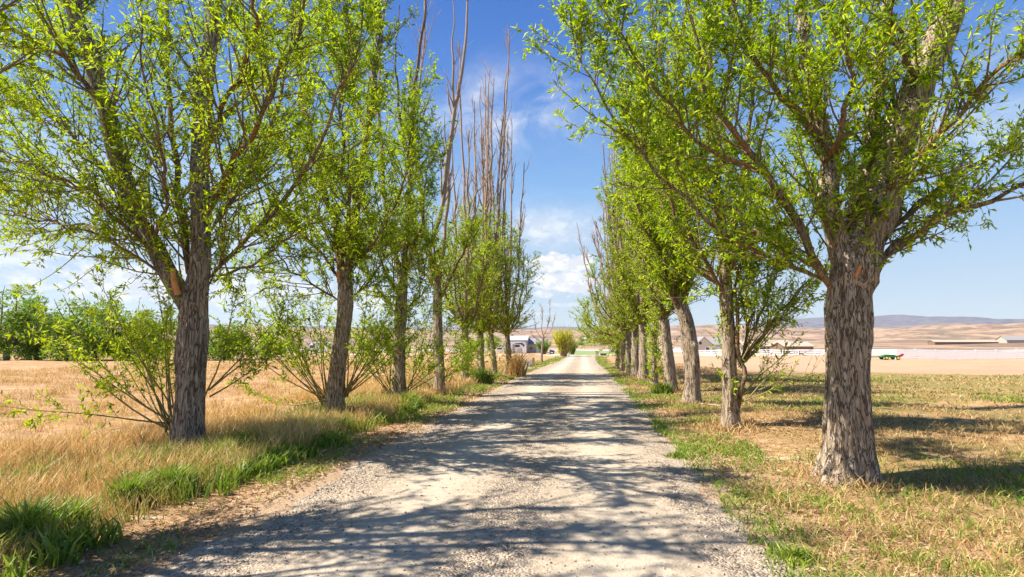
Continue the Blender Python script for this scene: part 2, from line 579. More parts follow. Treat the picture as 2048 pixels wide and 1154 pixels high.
# hills -------------------------------------------------------------
m_, t, out = mat_new('desert_hills')
g = N(t, 'ShaderNodeNewGeometry')
pos = g.outputs['Position']
sx = N(t, 'ShaderNodeSeparateXYZ')
t.links.new(pos, sx.inputs[0])
mp = N(t, 'ShaderNodeMapping')
mp.inputs['Scale'].default_value = (0.0035, 0.0022, 0.004)
t.links.new(pos, mp.inputs[0])
h1 = tex_noise(t, mp.outputs[0], 1.0, 8, 0.66, 0.8)
mp2 = N(t, 'ShaderNodeMapping')
mp2.inputs['Scale'].default_value = (0.02, 0.012, 0.03)
t.links.new(pos, mp2.inputs[0])
h2 = tex_noise(t, mp2.outputs[0], 1.5, 6, 0.7)
hc = ramp(t, h1, [(0.30, (0.12, 0.085, 0.065)), (0.42, (0.25, 0.16, 0.115)), (0.50, (0.42, 0.28, 0.18)), (0.60, (0.28, 0.18, 0.13)), (0.72, (0.48, 0.34, 0.24))])
hc = mixc(t, maprange(t, h2, 0.46, 0.60, 0, 0.85), hc, (0.15, 0.13, 0.095))
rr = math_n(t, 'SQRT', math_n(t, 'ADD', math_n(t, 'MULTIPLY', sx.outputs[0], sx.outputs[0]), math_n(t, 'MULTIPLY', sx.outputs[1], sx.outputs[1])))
haze_tint = mixc(t, maprange(t, h2, 0.4, 0.6), (0.085, 0.11, 0.155), (0.17, 0.165, 0.185))  # blue of distant air, painted into the colour of the far ridge
hc = mixc(t, maprange(t, rr, 2300, 3300, 0, 0.85), hc, haze_tint)
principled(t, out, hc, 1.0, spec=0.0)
M['hills'] = m_
ang = np.radians(np.arange(-75, 75.01, 0.16))
rr_ = np.exp(np.linspace(math.log(300), math.log(6000), 170))
A, Rr = np.meshgrid(ang, rr_)
hx, hy = Rr * np.sin(A), Rr * np.cos(A)
prof = np.interp(Rr, [300, 400, 650, 900, 1400, 2000, 2700, 3600, 4300, 6000], [-1.75, -1.3, 1.5, 5, 17, 36, 58, 92, 112, 60])
hn = np.zeros_like(hx)
r2 = np.random.default_rng(8)
for lam, amp in ((1600, 1.0), (900, 0.8), (500, 0.6), (260, 0.4), (130, 0.22), (60, 0.12)):
    for _ in range(4):
        th = r2.uniform(0, 6.28)
        hn += amp * 0.5 * np.sin((hx * math.cos(th) + hy * math.sin(th)) * 2 * PI / lam / r2.uniform(.8, 1.25) + r2.uniform(0, 6.28))
hn = np.abs(hn + 0.2) - 0.6
hz = prof + hn * np.interp(Rr, [300, 450, 1000, 2000, 4000, 6000], [0.0, 0.6, 4.5, 9, 6, 5])
mesa = 58 * sstep(rad(12), rad(23), A) * (1 - .85 * sstep(rad(27), rad(39), A)) * sstep(3100, 4100, Rr)
flatm = np.minimum(hz + mesa, 1e9)
hz = flatm
hz[0, :] = -2.2
hv = np.stack([hx, hy, hz], -1).reshape(-1, 3)
tag(link('hills', new_mesh('hills', hv, [grid_faces(len(rr_), len(ang))[:, ::-1]], M['hills'], True)), kind='structure')

# ------------------------------------------------------------------ tube / leaf builders
def unit(a):
    return a / np.maximum(np.linalg.norm(a, axis=-1, keepdims=True), 1e-9)


class Soup:
    def __init__(s):
        s.v, s.q, s.t, s.a = [], [], [], []
        s.n = 0

    def add(s, v_, q=None, tri=None, a=None):
        if q is not None:
            s.q.append(q + s.n)
        if tri is not None:
            s.t.append(tri + s.n)
        s.v.append(v_)
        s.a.append(a if a is not None else np.zeros(len(v_)))
        s.n += len(v_)

    def build(s, name, mat, parent=None, smooth=False, origin=None):
        if not s.v:
            return None
        v_ = np.concatenate(s.v)
        if origin is not None:
            v_ = v_ - np.asarray(origin)[None, :]
        fl = []
        if s.q:
            fl.append(np.concatenate(s.q))
        if s.t:
            fl.append(np.concatenate(s.t))
        return link(name, new_mesh(name, v_, fl, mat, smooth, np.concatenate(s.a)), parent)


def tubes(soup, Pp, Rr_, sides=5, rg=None):
    """Pp (T,n,3), Rr_ (T,n)"""
    T, n, _ = Pp.shape
    tan = np.gradient(Pp, axis=1)
    tan = unit(tan)
    ref = np.zeros_like(tan)
    mean = unit(tan.mean(1))
    ax = np.argmin(np.abs(mean), axis=1)
    ref[np.arange(T), :, ax] = 1.0
    a = unit(np.cross(tan, ref))
    b = np.cross(tan, a)
    th = np.linspace(0, 2 * PI, sides, endpoint=False)
    ring = a[:, :, None, :] * np.cos(th)[None, None, :, None] + b[:, :, None, :] * np.sin(th)[None, None, :, None]
    v_ = Pp[:, :, None, :] + ring * Rr_[:, :, None, None]
    base = np.arange(T)[:, None, None] * (n * sides)
    i = np.arange(n - 1)[None, :, None] * sides
    j = np.arange(sides)[None, None, :]
    j2 = (j + 1) % sides
    q = np.stack(np.broadcast_arrays(base + i + j, base + i + j2, base + i + sides + j2, base + i + sides + j), -1).reshape(-1, 4)
    a_ = None
    soup.add(v_.reshape(-1, 3), q)


def along(Pp, idx, t):
    n = Pp.shape[1]
    f = np.clip(t, 0, 0.9999) * (n - 1)
    i = f.astype(int)
    w = (f - i)[:, None]
    p0, p1 = Pp[idx, i], Pp[idx, i + 1]
    return p0 * (1 - w) + p1 * w, unit(p1 - p0)


def along_r(Rr_, idx, t):
    n = Rr_.shape[1]
    f = np.clip(t, 0, 0.9999) * (n - 1)
    i = f.astype(int)
    w = f - i
    return Rr_[idx, i] * (1 - w) + Rr_[idx, i + 1] * w


def grow(start, d, L, n, up, wig, rg, droop=0.0):
    pts = [start]
    p = start
    step = (L / (n - 1))[:, None]
    for k in range(n - 1):
        d = unit(d + np.array([0, 0, 1.0]) * (up - droop * k) / n + rg.normal(size=d.shape) * wig)
        p = p + d * step
        pts.append(p)
    return np.stack(pts, 1)


def spawn(Pp, Rr_, per, tmin, tmax, a0, a1, rg, side_bias=None):
    T = Pp.shape[0]
    idx = np.repeat(np.arange(T), per) if np.isscalar(per) else np.repeat(np.arange(T), per)
    t = rg.uniform(tmin, tmax, len(idx))
    p, tg = along(Pp, idx, t)
    r = along_r(Rr_, idx, t)
    rnd = unit(rg.normal(size=tg.shape))
    if side_bias is not None:
        rnd = unit(rnd + side_bias)
    perp = unit(rnd - (rnd * tg).sum(-1, keepdims=True) * tg)
    a = rg.uniform(a0, a1, len(idx))[:, None]
    d = np.cos(a) * tg + np.sin(a) * perp
    return idx, t, p, d, r


def leaves(soup, p, d, L, Wd, rg):
    n = len(p)
    upv = np.array([0, 0, 1.0]) + rg.normal(size=(n, 3)) * 0.75
    side = unit(np.cross(d, upv))
    nor = np.cross(side, d)
    L = L[:, None]
    Wd = Wd[:, None]
    mid = p + d * L * 0.45 + nor * L * 0.06
    tip = p + d * L - nor * L * rg.uniform(-0.05, 0.22, (n, 1))
    v_ = np.stack([p, mid + side * Wd * 0.5, tip, mid - side * Wd * 0.5], 1).reshape(-1, 3)
    q = np.arange(n * 4).reshape(-1, 4)
    a = np.repeat(rg.uniform(0, 1, n), 4)
    soup.add(v_, q, a=a)


def leaf_on(soup, Pp, per, t0, t1, L, Wd, rg, spread=0.75):
    T = Pp.shape[0]
    idx = np.repeat(np.arange(T), per)
    t = rg.uniform(t0, t1, len(idx))
    p, tg = along(Pp, idx, t)
    d = unit(tg * 0.7 + rg.normal(size=tg.shape) * spread + np.array([0, 0, -0.15]))
    leaves(soup, p, d, L * rg.uniform(0.45, 1.35, len(idx)), Wd * rg.uniform(0.6, 1.35, len(idx)), rg)


def resample(pts, n):
    pts = np.asarray(pts, float)
    # smooth catmull style by chord interpolation
    s = np.concatenate([[0], np.cumsum(np.linalg.norm(np.diff(pts, axis=0), axis=1))])
    s /= s[-1]
    t = np.linspace(0, 1, n)
    if len(pts) >= 3:
        ex = np.vstack([2 * pts[0] - pts[1], pts, 2 * pts[-1] - pts[-2]])
        outp = []
        for tt in t:
            i = min(np.searchsorted(s, tt, 'right') - 1, len(pts) - 2)
            u_ = (tt - s[i]) / max(1e-9, s[i + 1] - s[i])
            p0, p1, p2, p3 = ex[i], ex[i + 1], ex[i + 2], ex[i + 3]
            outp.append(0.5 * ((2 * p1) + (-p0 + p2) * u_ + (2 * p0 - 5 * p1 + 4 * p2 - p3) * u_ ** 2 + (-p0 + 3 * p1 - 3 * p2 + p3) * u_ ** 3))
        return np.array(outp)
    return pts[0][None] * (1 - t[:, None]) + pts[1][None] * t[:, None]


def solid_trunk(soup, pts, radii, sides, rows, seed, rough=0.11, flare=0.35, flare_h=0.45, knots=(), cap=True):
    C = resample(pts, rows)
    s0 = np.linspace(0, 1, len(radii))
    Rd = np.interp(np.linspace(0, 1, rows), s0, radii)
    z0 = C[0, 2]
    tan = unit(np.gradient(C, axis=0))
    a = unit(np.cross(tan, np.array([0, 1.0, 0.02])[None, :]))
    b = np.cross(tan, a)
    th = np.linspace(0, 2 * PI, sides, endpoint=False)
    out_ = np.zeros((rows, sides, 3))
    rv_ = random.Random(seed)
    lobes = [(rv_.randint(3, 6), rv_.uniform(0, 6.28), rv_.uniform(.4, 1)) for _ in range(3)]
    for i in range(rows):
        h = C[i, 2] - z0
        fl = flare * math.exp(-max(h, 0) / flare_h * 1.6)
        for j in range(sides):
            ct, st = math.cos(th[j]), math.sin(th[j])
            lob = sum(w * math.cos(k * th[j] + ph) for k, ph, w in lobes)
            r_ = Rd[i] * (1 + fl * (1 + 0.35 * lob) + 0.035 * lob)
            q = Vector((ct * 1.0 * Rd[i] * 10 + seed * 3.1, st * Rd[i] * 10, h * 1.25))
            w1 = mnoise.noise(q * 0.35) * 1.1
            q2 = Vector((q.x + w1, q.y + w1 * .7, q.z * 0.75))
            f1 = abs(mnoise.noise(q2))
            f2 = abs(mnoise.noise(q2 * 2.3 + Vector((7, 3, 1))))
            top_ = min(1.0, (rows - 1 - i) / (rows * .12))
            bm_ = mnoise.noise(Vector((ct * 1.2 + seed, st * 1.2, h * 1.4)))
            disp = (min(f1 * 2.6, 1) - 0.75) * rough + (min(f2 * 2.4, 1) - .6) * rough * 0.4 + bm_ * 0.10
            r_ *= 1 + disp * (.35 + .65 * top_)
            p = C[i] + a[i] * r_ * ct + b[i] * r_ * st
            for kc, kr, ka in knots:
                dd = np.linalg.norm(p - kc)
                if dd < kr * 2.2:
                    p = p + (a[i] * ct + b[i] * st) * ka * math.exp(-(dd / kr) ** 2)
            out_[i, j] = p
    v_ = out_.reshape(-1, 3)
    i = np.arange(rows - 1)[:, None] * sides
    j = np.arange(sides)[None, :]
    q = np.stack(np.broadcast_arrays(i + j, i + (j + 1) % sides, i + sides + (j + 1) % sides, i + sides + j), -1).reshape(-1, 4)
    v_ = np.vstack([v_, C[-1][None] + tan[-1][None] * Rd[-1] * 0.5])
    top = (rows - 1) * sides
    tri = np.stack([top + j[0], top + (j[0] + 1) % sides, np.full(sides, rows * sides)], -1)
    soup.add(v_, q, tri)


NLEAF = 0
LIMB_K = 0.7
TRUNK_K = 0.81


def make_tree(label, base, trunk_pts, trunk_r, limbs, seed, near=1.0, leaf_L=0.105, leaf_W=0.029, nb=12, nt=8, nl=16,
              blen=(1.0, 2.0), leaf_top=99, leaf_lo=0.0, name='willow_tree', leaf='leaf', bark_m='bark', group='willows lining the gravel road',
              shoots=None, knots=(), sides=40, rows=70, cat='tree', bias=None, trunk_leaf=0, bare_stems=True, stubs=(), flare=0.35, bup=0.9, tw_l=(0.15, 0.5), ang=(24, 58), sprouts=20, shoot_k=1.0, low_clear=0.0):
    """limbs: list of dict(p=[pts], r=(r0,r1), dead=bool)"""
    rg = np.random.default_rng(seed)
    base = np.asarray(base, float)
    root = empty(name, base, label, cat, group)
    s = Soup()
    trunk_r = [q * (TRUNK_K if seed != 201 else 0.92) for q in trunk_r]
    solid_trunk(s, trunk_pts, trunk_r, sides, rows, seed, knots=knots, flare=flare)
    s.build('trunk', M[bark_m], root, True, base)
    LP, LR, LD = [], [], []
    NP = 14
    for lb in limbs:
        lp_ = [np.asarray(q, float) for q in lb['p']]
        rr0 = lb['r'][0] * LIMB_K + lb['r'][1]
        td = (lp_[1] - lp_[0]) / np.linalg.norm(lp_[1] - lp_[0])
        # root the limb well inside the trunk, starting narrow
        root_p = lp_[0] - td * rr0 * .8 - np.array([0, 0, rr0 * 1.6])
        pts = resample([root_p] + lp_, NP)
        wg = lb.get('wig', 0.03)
        wn = rg.normal(size=(NP, 3)) * wg
        wn[:3] = 0
        pts = pts + wn
        rads = lb['r'][0] * LIMB_K * (1 - np.linspace(0, 1, NP)) ** 0.8 + lb['r'][1]
        rads[0] *= 1.2
        rads = rads * (1 + rg.normal(size=NP) * .04)
        rads[0] = rads[1] * .35
        s = Soup()
        P18 = resample(pts, 30)
        R18 = np.interp(np.linspace(0, 1, 30), np.linspace(0, 1, NP), rads) * (1 + rg.normal(size=30) * 0.035)
        tubes(s, P18[None], R18[None], 10 if near > 0.5 else 6)
        if lb.get('dead'):
            idx, t, p, d, r = spawn(pts[None], rads[None], 14, 0.2, 0.97, rad(10), rad(36), rg)
            hs = np.linalg.norm(pts[-1] - pts[0]) / 7.0
            BP = grow(p, d, rg.uniform(0.5, 2.0, len(idx)) * (1.2 - .6 * t) * min(hs, 1), 7, 1.0, 0.07, rg)
            BR = (r * 0.5)[:, None] * (1 - np.linspace(0, 1, 7))[None] ** 0.7 + 0.004 / max(near, .35) * 0.6
            tubes(s, BP, BR, 4)
            idx, t, p, d, r = spawn(BP, BR, 4, 0.2, 0.95, rad(15), rad(50), rg)
            TP = grow(p, d, rg.uniform(0.15, 0.6, len(idx)) * min(hs, 1), 4, .5, .05, rg)
            tubes(s, TP, np.full(TP.shape[:2], .0035 / max(near, .35)), 3)
        s.build('limb', M['bare'] if lb.get('dead') else (M[bark_m] if lb['r'][0] * LIMB_K + lb['r'][1] > .12 else M['limb']), root, True, base)
        LP.append(pts)
        LR.append(rads)
        LD.append(bool(lb.get('dead')))
    for pts_, r_ in stubs:
        s = Soup()
        pp = resample(pts_, 6)
        tubes(s, pp[None], (np.linspace(r_, r_ * .8, 6))[None], 10)
        s.add(np.vstack([pp[-1][None], s.v[0][-10:]]), None, np.stack([np.zeros(10, int), 1 + np.arange(10), 1 + (np.arange(10) + 1) % 10], -1))
        s.build('cut_stub', M['cut'], root, True, base)
    LP = np.array(LP)
    LR = np.array(LR)
    LD = np.array(LD)
    tw = Soup()
    lf = Soup()
    live = ~LD
    allT = []
    if live.any():
        LPl, LRl = LP[live], LR[live]
        per = np.maximum(9, (nb * 1.9 * np.linalg.norm(np.diff(LPl, axis=1), axis=2).sum(1) / 3.0).astype(int))
        idx, t, p, d, r = spawn(LPl, LRl, per, 0.03, 1.0, rad(ang[0]), rad(ang[1]), rg, bias)
        ok = (p[:, 2] < leaf_top) & (p[:, 2] > max(leaf_lo, low_clear))
        idx, t, p, d, r = idx[ok], t[ok], p[ok], d[ok], r[ok]
        bl = rg.uniform(blen[0] * .7, blen[1] * 1.25, len(idx)) * (1.1 - 0.6 * t)
        BP = grow(p, d, bl, 8, bup * .7, 0.055, rg)
        BR = (np.minimum(r * 0.45, 0.018) * rg.uniform(0.6, 1.1, len(idx)))[:, None] * (1 - np.linspace(0, 1, 8))[None] ** 0.7 + 0.0022 / max(near, .3)
        tubes(tw, BP, BR, 5)
        idx, t, p, d, r = spawn(BP, BR, nt, 0.18, 1.0, rad(25), rad(65), rg)
        tl = rg.uniform(tw_l[0], tw_l[1], len(idx)) * (1.15 - 0.5 * t)
        TP = grow(p, d, tl, 5, 0.25, 0.12, rg, 0.04)
        TR = np.minimum(r * 0.6, 0.006)[:, None] * (1 - np.linspace(0, 1, 5))[None] + 0.0014 / max(near, .35)
        tubes(tw, TP, TR, 3)
        leaf_on(lf, TP, int(nl * .8), 0.1, 1.0, leaf_L, leaf_W, rg)
        leaf_on(lf, BP, int(nl * 1.6), 0.3, 1.0, leaf_L, leaf_W, rg)
        # short leafy sprouts clothing the limbs
        idx, t, p, d, r = spawn(LPl, LRl, sprouts, 0.05, 0.9, rad(40), rad(85), rg)
        ok = (p[:, 2] < leaf_top)
        SP = grow(p[ok], d[ok], rg.uniform(0.15, 0.6, ok.sum()), 4, 0.5, 0.1, rg)
        tubes(tw, SP, np.full(SP.shape[:2], 0.003), 3)
        leaf_on(lf, SP, max(5, nl), 0.1, 1.0, leaf_L, leaf_W, rg)
    if trunk_leaf:
        tp = resample(trunk_pts, 14)[None]
        tr_ = np.interp(np.linspace(0, 1, 14), np.linspace(0, 1, len(trunk_r)), trunk_r)[None]
        idx, t, p, d, r = spawn(tp, tr_, trunk_leaf, 0.08, 1.0, rad(45), rad(85), rg)
        p = p + d * r[:, None] * 0.6
        SP = grow(p, d, rg.uniform(0.2, 0.65, len(p)), 5, 1.2, 0.1, rg)
        tubes(tw, SP, np.full(SP.shape[:2], 0.004), 3)
        leaf_on(lf, SP, 12, 0.1, 1.0, leaf_L, leaf_W, rg)
    if live.any() or trunk_leaf:
      tw.build('twigs', M['twig'], root, True, base)
      lf.build('crown', M[leaf], root, False, base)
      global NLEAF
      NLEAF += lf.n // 4
    if shoots:
        ss, sl = Soup(), Soup()
        for (sp_, n_, dirs, L_, up_) in shoots:
            d0 = np.array(dirs, float)
            dd = unit(d0[None] + rg.normal(size=(n_, 3)) * np.array([0.33, 0.30, 0.28]))
            st = np.asarray(sp_)[None] + rg.normal(size=(n_, 3)) * np.array([0.05, 0.08, 0.05])
            SP = grow(st, dd, rg.uniform(L_ * 0.6, L_ * 1.15, n_), 10, up_, 0.06, rg)
            SR = np.full((n_, 1), 0.013) * (1 - np.linspace(0, 1, 10))[None] + 0.003
            tubes(ss, SP, SR, 5)
            idx, t, p, d, r = spawn(SP, SR, 15, 0.28, 1.0, rad(22), rad(58), rg)
            TP = grow(p, d, rg.uniform(0.25, 0.7, len(idx)), 6, 0.3, 0.07, rg)
            tubes(ss, TP, np.full(TP.shape[:2], 0.003), 3)
            leaf_on(sl, TP, int(14 * shoot_k), 0.15, 1.0, leaf_L, leaf_W, rg)
            leaf_on(sl, SP, int(12 * shoot_k), 0.45, 1.0, leaf_L, leaf_W, rg)
        ss.build('base_shoots', M['shoot'], root, True, base)
        sl.build('shoot_leaves', M[leaf], root, False, base)
    return root


def gbase(px, py):
    """ground point under photo pixel on the sloping terrain"""
    d = ray(px, py)
    lo = CAM[2] / -d[2]
    for _ in range(30):
        q = CAM + d * lo
        z = float(terrain(q[0], q[1]))
        lo = (z - CAM[2]) / d[2]
    q = CAM + d * lo
    q[2] = z
    return q


def PL(pts, y):
    """list of (px,py[,dy]) -> points near depth y"""
    return [P(a[0], a[1], y + (a[2] if len(a) > 2 else 0)) for a in pts]


# ================================================================== NEAR TREES
# L1 -------------------------------------------------------------
b = gbase(378, 908)
yb = b[1]
bs = b - np.array([0, 0, 0.12])
trunk = [bs] + PL([(380, 780), (384, 690), (388, 620), (396, 560), (402, 520)], yb)
lim = [
    dict(p=PL([(384, 625), (348, 568), (292, 462), (252, 362), (215, 235, -.2), (180, 120, -.3), (150, -10, -.4), (120, -150, -.5)], yb), r=(0.085, 0.095)),
    dict(p=PL([(232, 290, -.2), (190, 190, -.5), (110, 105, -.8), (0, 50, -1.1), (-120, 0, -1.3)], yb), r=(0.06, 0.012)),
    dict(p=PL([(400, 560), (402, 470), (396, 370), (402, 270, .2), (412, 150, .3), (428, 0, .4), (440, -170, .5)], yb), r=(0.11, 0.10)),
    dict(p=PL([(375, 530), (362, 400, .5), (345, 250, .9), (335, 60, 1.2), (330, -110, 1.4)], yb), r=(0.07, 0.015)),
    dict(p=PL([(425, 545), (510, 465, -.4), (590, 370, -.8), (650, 260, -1.1), (700, 140, -1.3), (730, 20, -1.4)], yb), r=(0.04, 0.010)),
    dict(p=PL([(420, 420), (470, 330, -.6), (530, 220, -1.2), (590, 80, -1.6), (620, -60, -1.8)], yb), r=(0.055, 0.012)),
    dict(p=PL([(425, 450), (490, 360, .8), (540, 250, 1.4), (580, 100, 1.9), (590, -50, 2.2)], yb), r=(0.05, 0.012)),
    dict(p=PL([(280, 450), (180, 380, -.4), (70, 330, -.6), (-60, 290, -.8)], yb), r=(0.03, 0.008)),
    dict(p=PL([(300, 490), (200, 455, .4), (90, 440, .9), (-40, 400, 1.2)], yb), r=(0.03, 0.008)),
    dict(p=PL([(410, 300), (460, 200, -.9), (500, 90, -1.8), (520, -40, -2.5)], yb), r=(0.05, .012)),
    dict(p=PL([(345, 565), (250, 500, -.3), (120, 450, -.6), (-20, 420, -.8)], yb), r=(0.026, .006)),
    dict(p=PL([(320, 520), (220, 420, -.5), (100, 350, -.9), (-40, 300, -1.2)], yb), r=(0.03, .006)),
    dict(p=PL([(262, 400), (150, 270, .4), (60, 190, .7), (-60, 120, 1)], yb), r=(0.035, .008)),
    dict(p=PL([(195, 150), (110, 60, .5), (50, -40, .8)], yb), r=(0.035, .008)),
    dict(p=PL([(430, 560), (510, 520, -.3), (590, 470, -.5), (650, 400, -.6)], yb), r=(0.028, .006)),
    dict(p=PL([(300, 500), (330, 400, -.7), (320, 280, -1.1), (290, 150, -1.4), (280, 20, -1.6)], yb), r=(0.035, .008)),
]
make_tree('broad left-hand willow nearest the camera with a knot under its thick left limb', b, trunk, [0.31, 0.275, 0.265, 0.285, 0.23, 0.17], lim, 101,
          nb=12, nt=7, nl=12, blen=(0.9, 1.9), bark_m='bark_grey', leaf='leaf', sprouts=8,
          knots=[(P(402, 612, yb - .24), 0.10, 0.20), (P(362, 600, yb - .2), 0.12, 0.08)],
          stubs=[(PL([(356, 588, -.27), (348, 562, -.36), (347, 536, -.40)], yb), 0.05)],
          shoots=[(P(342, 850, yb), 8, (-0.95, 0.05, 0.75), 2.6, 0.4), (P(342, 860, yb + .1), 7, (-0.55, 0.3, 0.8), 2.7, 0.5), (P(418, 790, yb), 4, (0.85, 0.1, 0.6), 1.7, 0.5)])

# L0: stands just outside the frame; its boughs and its shade fall into it
b0 = np.array([-6.5, 3.9, 0.0])
trunk = [b0 - [0, 0, .1], b0 + [0, 0, .8], b0 + [0.02, 0, 1.8], b0 + [0, 0, 2.6]]
lim = []
for k, (dx, dy, h, r_) in enumerate([(1.0, .4, 8.3, .08), (0.2, 1.0, 8.8, .08), (-1.2, .4, 8, .08), (0.6, -1.6, 8, .07), (1.3, -1.2, 8.2, .06), (1.6, .1, 8.6, .05)]):
    s0 = b0 + [0, 0, 2.35]
    lim.append(dict(p=[s0, s0 + [dx * .45, dy * .45, (h - 2.4) * .3], s0 + [dx * .8, dy * .8, (h - 2.4) * .65], s0 + [dx, dy, h - 2.4]], r=(r_ * 1.2, .02)))
make_tree('willow at the left edge whose boughs reach in beside the broad knotted one', b0, trunk, [0.3, 0.26, 0.26, 0.28], lim, 77, nb=9, nt=6, nl=10, blen=(0.9, 1.9), bark_m='bark_grey', sides=24, rows=30)

# L2 -------------------------------------------------------------
b = gbase(670, 838)
yb = b[1]
trunk = [b - [0, 0, .1]] + PL([(672, 780), (680, 700), (690, 630), (690, 575), (688, 540)], yb)
lim = [
    dict(p=PL([(686, 560), (672, 470), (648, 380, .2), (622, 290, .4), (600, 170, .6), (590, 40, .8)], yb), r=(0.115, .02)),
    dict(p=PL([(694, 560), (706, 470), (722, 360), (738, 240), (752, 120), (764, -20), (772, -140)], yb), r=(0.125, .03)),
    dict(p=PL([(692, 520), (700, 430, -.8), (690, 320, -1.4), (680, 200, -1.8), (690, 60, -2)], yb), r=(0.06, .012)),
    dict(p=PL([(680, 560), (620, 480, -.5), (560, 410, -.9), (520, 320, -1.2)], yb), r=(0.045, .008)),
    dict(p=PL([(700, 540), (760, 470, -.4), (800, 380, -.6), (820, 280, -.7), (835, 180, -.8)], yb), r=(0.04, .008)),
    dict(p=PL([(735, 270), (700, 180, .8), (660, 80, 1.4), (640, -30, 1.7)], yb), r=(0.06, .012)),
    dict(p=PL([(678, 600), (610, 560, -.3), (550, 500, -.5), (510, 430, -.6)], yb), r=(0.03, .006)),
    dict(p=PL([(700, 600), (750, 550, .3), (780, 480, .5), (800, 400, .6)], yb), r=(0.03, .006)),
    dict(p=PL([(655, 400), (610, 340, .6), (560, 260, 1.0), (530, 170, 1.4), (520, 60, 1.6)], yb), r=(0.05, .01)),
]
make_tree('leaning brown willow second along the left row with shoots fanning from its foot', b, trunk, [0.30, 0.25, 0.22, 0.215, 0.24, 0.17], lim, 102,
          nb=14, nt=8, nl=13, leaf_L=0.11, leaf_W=0.032, blen=(0.8, 1.6),
          stubs=[(PL([(678, 565, -.2), (676, 540, -.26)], yb), 0.045)],
          shoots=[(P(650, 800, yb), 14, (-0.8, -0.1, 0.85), 3.1, 0.7), (P(690, 790, yb), 12, (0.6, 0.1, 0.95), 3.0, 0.6), (P(655, 790, yb + .2), 6, (-0.3, 0.5, 1), 2.7, 0.6)])

# L3 -------------------------------------------------------------
b = gbase(799, 803)
yb = b[1]
trunk = [b - [0, 0, .1]] + PL([(798, 740), (799, 680), (803, 600), (808, 540)], yb)
lim = [
    dict(p=PL([(806, 560), (814, 450), (822, 330), (826, 200), (842, 80), (852, -20), (858, -120)], yb), r=(0.10, .02)),
    dict(p=PL([(806, 570), (780, 460, .5), (765, 340, .9), (758, 210, 1.1), (762, 80, 1.3), (772, -40, 1.4)], yb), r=(0.09, .015)),
    dict(p=PL([(808, 560), (835, 470, -.4), (850, 390, -.6), (860, 300, -.7)], yb), r=(0.05, .01)),
    dict(p=PL([(800, 590), (760, 520, -.5), (735, 430, -.9), (720, 330, -1)], yb), r=(0.05, .01)),
    dict(p=PL([(800, 640), (765, 590, -.3), (735, 540, -.4), (715, 480, -.5)], yb), r=(0.03, .006)),
    dict(p=PL([(803, 640), (835, 590, .2), (850, 530, .3), (858, 460, .3)], yb), r=(0.03, .006)),
    dict(p=PL([(822, 330), (800, 240, -.5), (790, 130, -.7), (800, 10, -.8)], yb), r=(0.05, .01)),
]
make_tree('slim ivy-green trunked willow third along the left row', b, trunk, [0.25, 0.22, 0.21, 0.20, 0.14], lim, 103, nb=12, nt=8, nl=12, leaf_L=0.115, leaf_W=0.033,
          blen=(0.7, 1.5), near=.8, trunk_leaf=26, sides=32, rows=50, leaf_top=8.2,
          shoots=[(P(782, 785, yb), 9, (-0.7, 0, 0.9), 3.0, 0.5), (P(815, 780, yb), 8, (0.6, 0, .95), 2.8, 0.5)])

# L4 -------------------------------------------------------------
b = gbase(880, 789)
yb = b[1]
trunk = [b - [0, 0, .1]] + PL([(879, 740), (877, 680), (875, 600), (874, 540)], yb)
lim = [
    dict(p=PL([(877, 590), (858, 520), (866, 470), (885, 420), (893, 330), (910, 220), (928, 100), (936, -10), (940, -90)], yb), r=(0.10, .022), dead=True, wig=.025),
    dict(p=PL([(876, 570), (890, 480), (896, 380), (904, 260), (906, 120), (904, 0)], yb + .8), r=(0.085, .018), dead=True, wig=.025),
    dict(p=PL([(872, 560), (852, 460), (842, 380), (828, 300), (832, 210), (846, 100), (852, 0)], yb), r=(0.07, .02), dead=True, wig=.025),
    dict(p=PL([(880, 600), (920, 520, -.4), (940, 470, -.6), (950, 420, -.6)], yb), r=(0.06, .01)),
    dict(p=PL([(876, 560), (868, 500, -.6), (862, 430, -.8)], yb), r=(0.06, .01)),
    dict(p=PL([(874, 580), (840, 530, .3), (820, 460, .3), (815, 400, .3)], yb), r=(0.06, .01)),
]
make_tree('fourth willow of the left row with tall bare twisting stems above its leaves', b, trunk, [0.24, 0.20, 0.19, 0.19, 0.13], lim, 104, nb=11, nt=7, nl=10, leaf_L=0.115, leaf_W=0.03,
          blen=(0.8, 1.4), near=.7, leaf_top=6.3, sides=30, rows=50,
          shoots=[(P(862, 770, yb), 7, (-0.7, 0, 0.85), 2.4, 0.5), (P(890, 760, yb), 6, (0.7, 0, .8), 2.0, 0.5)])


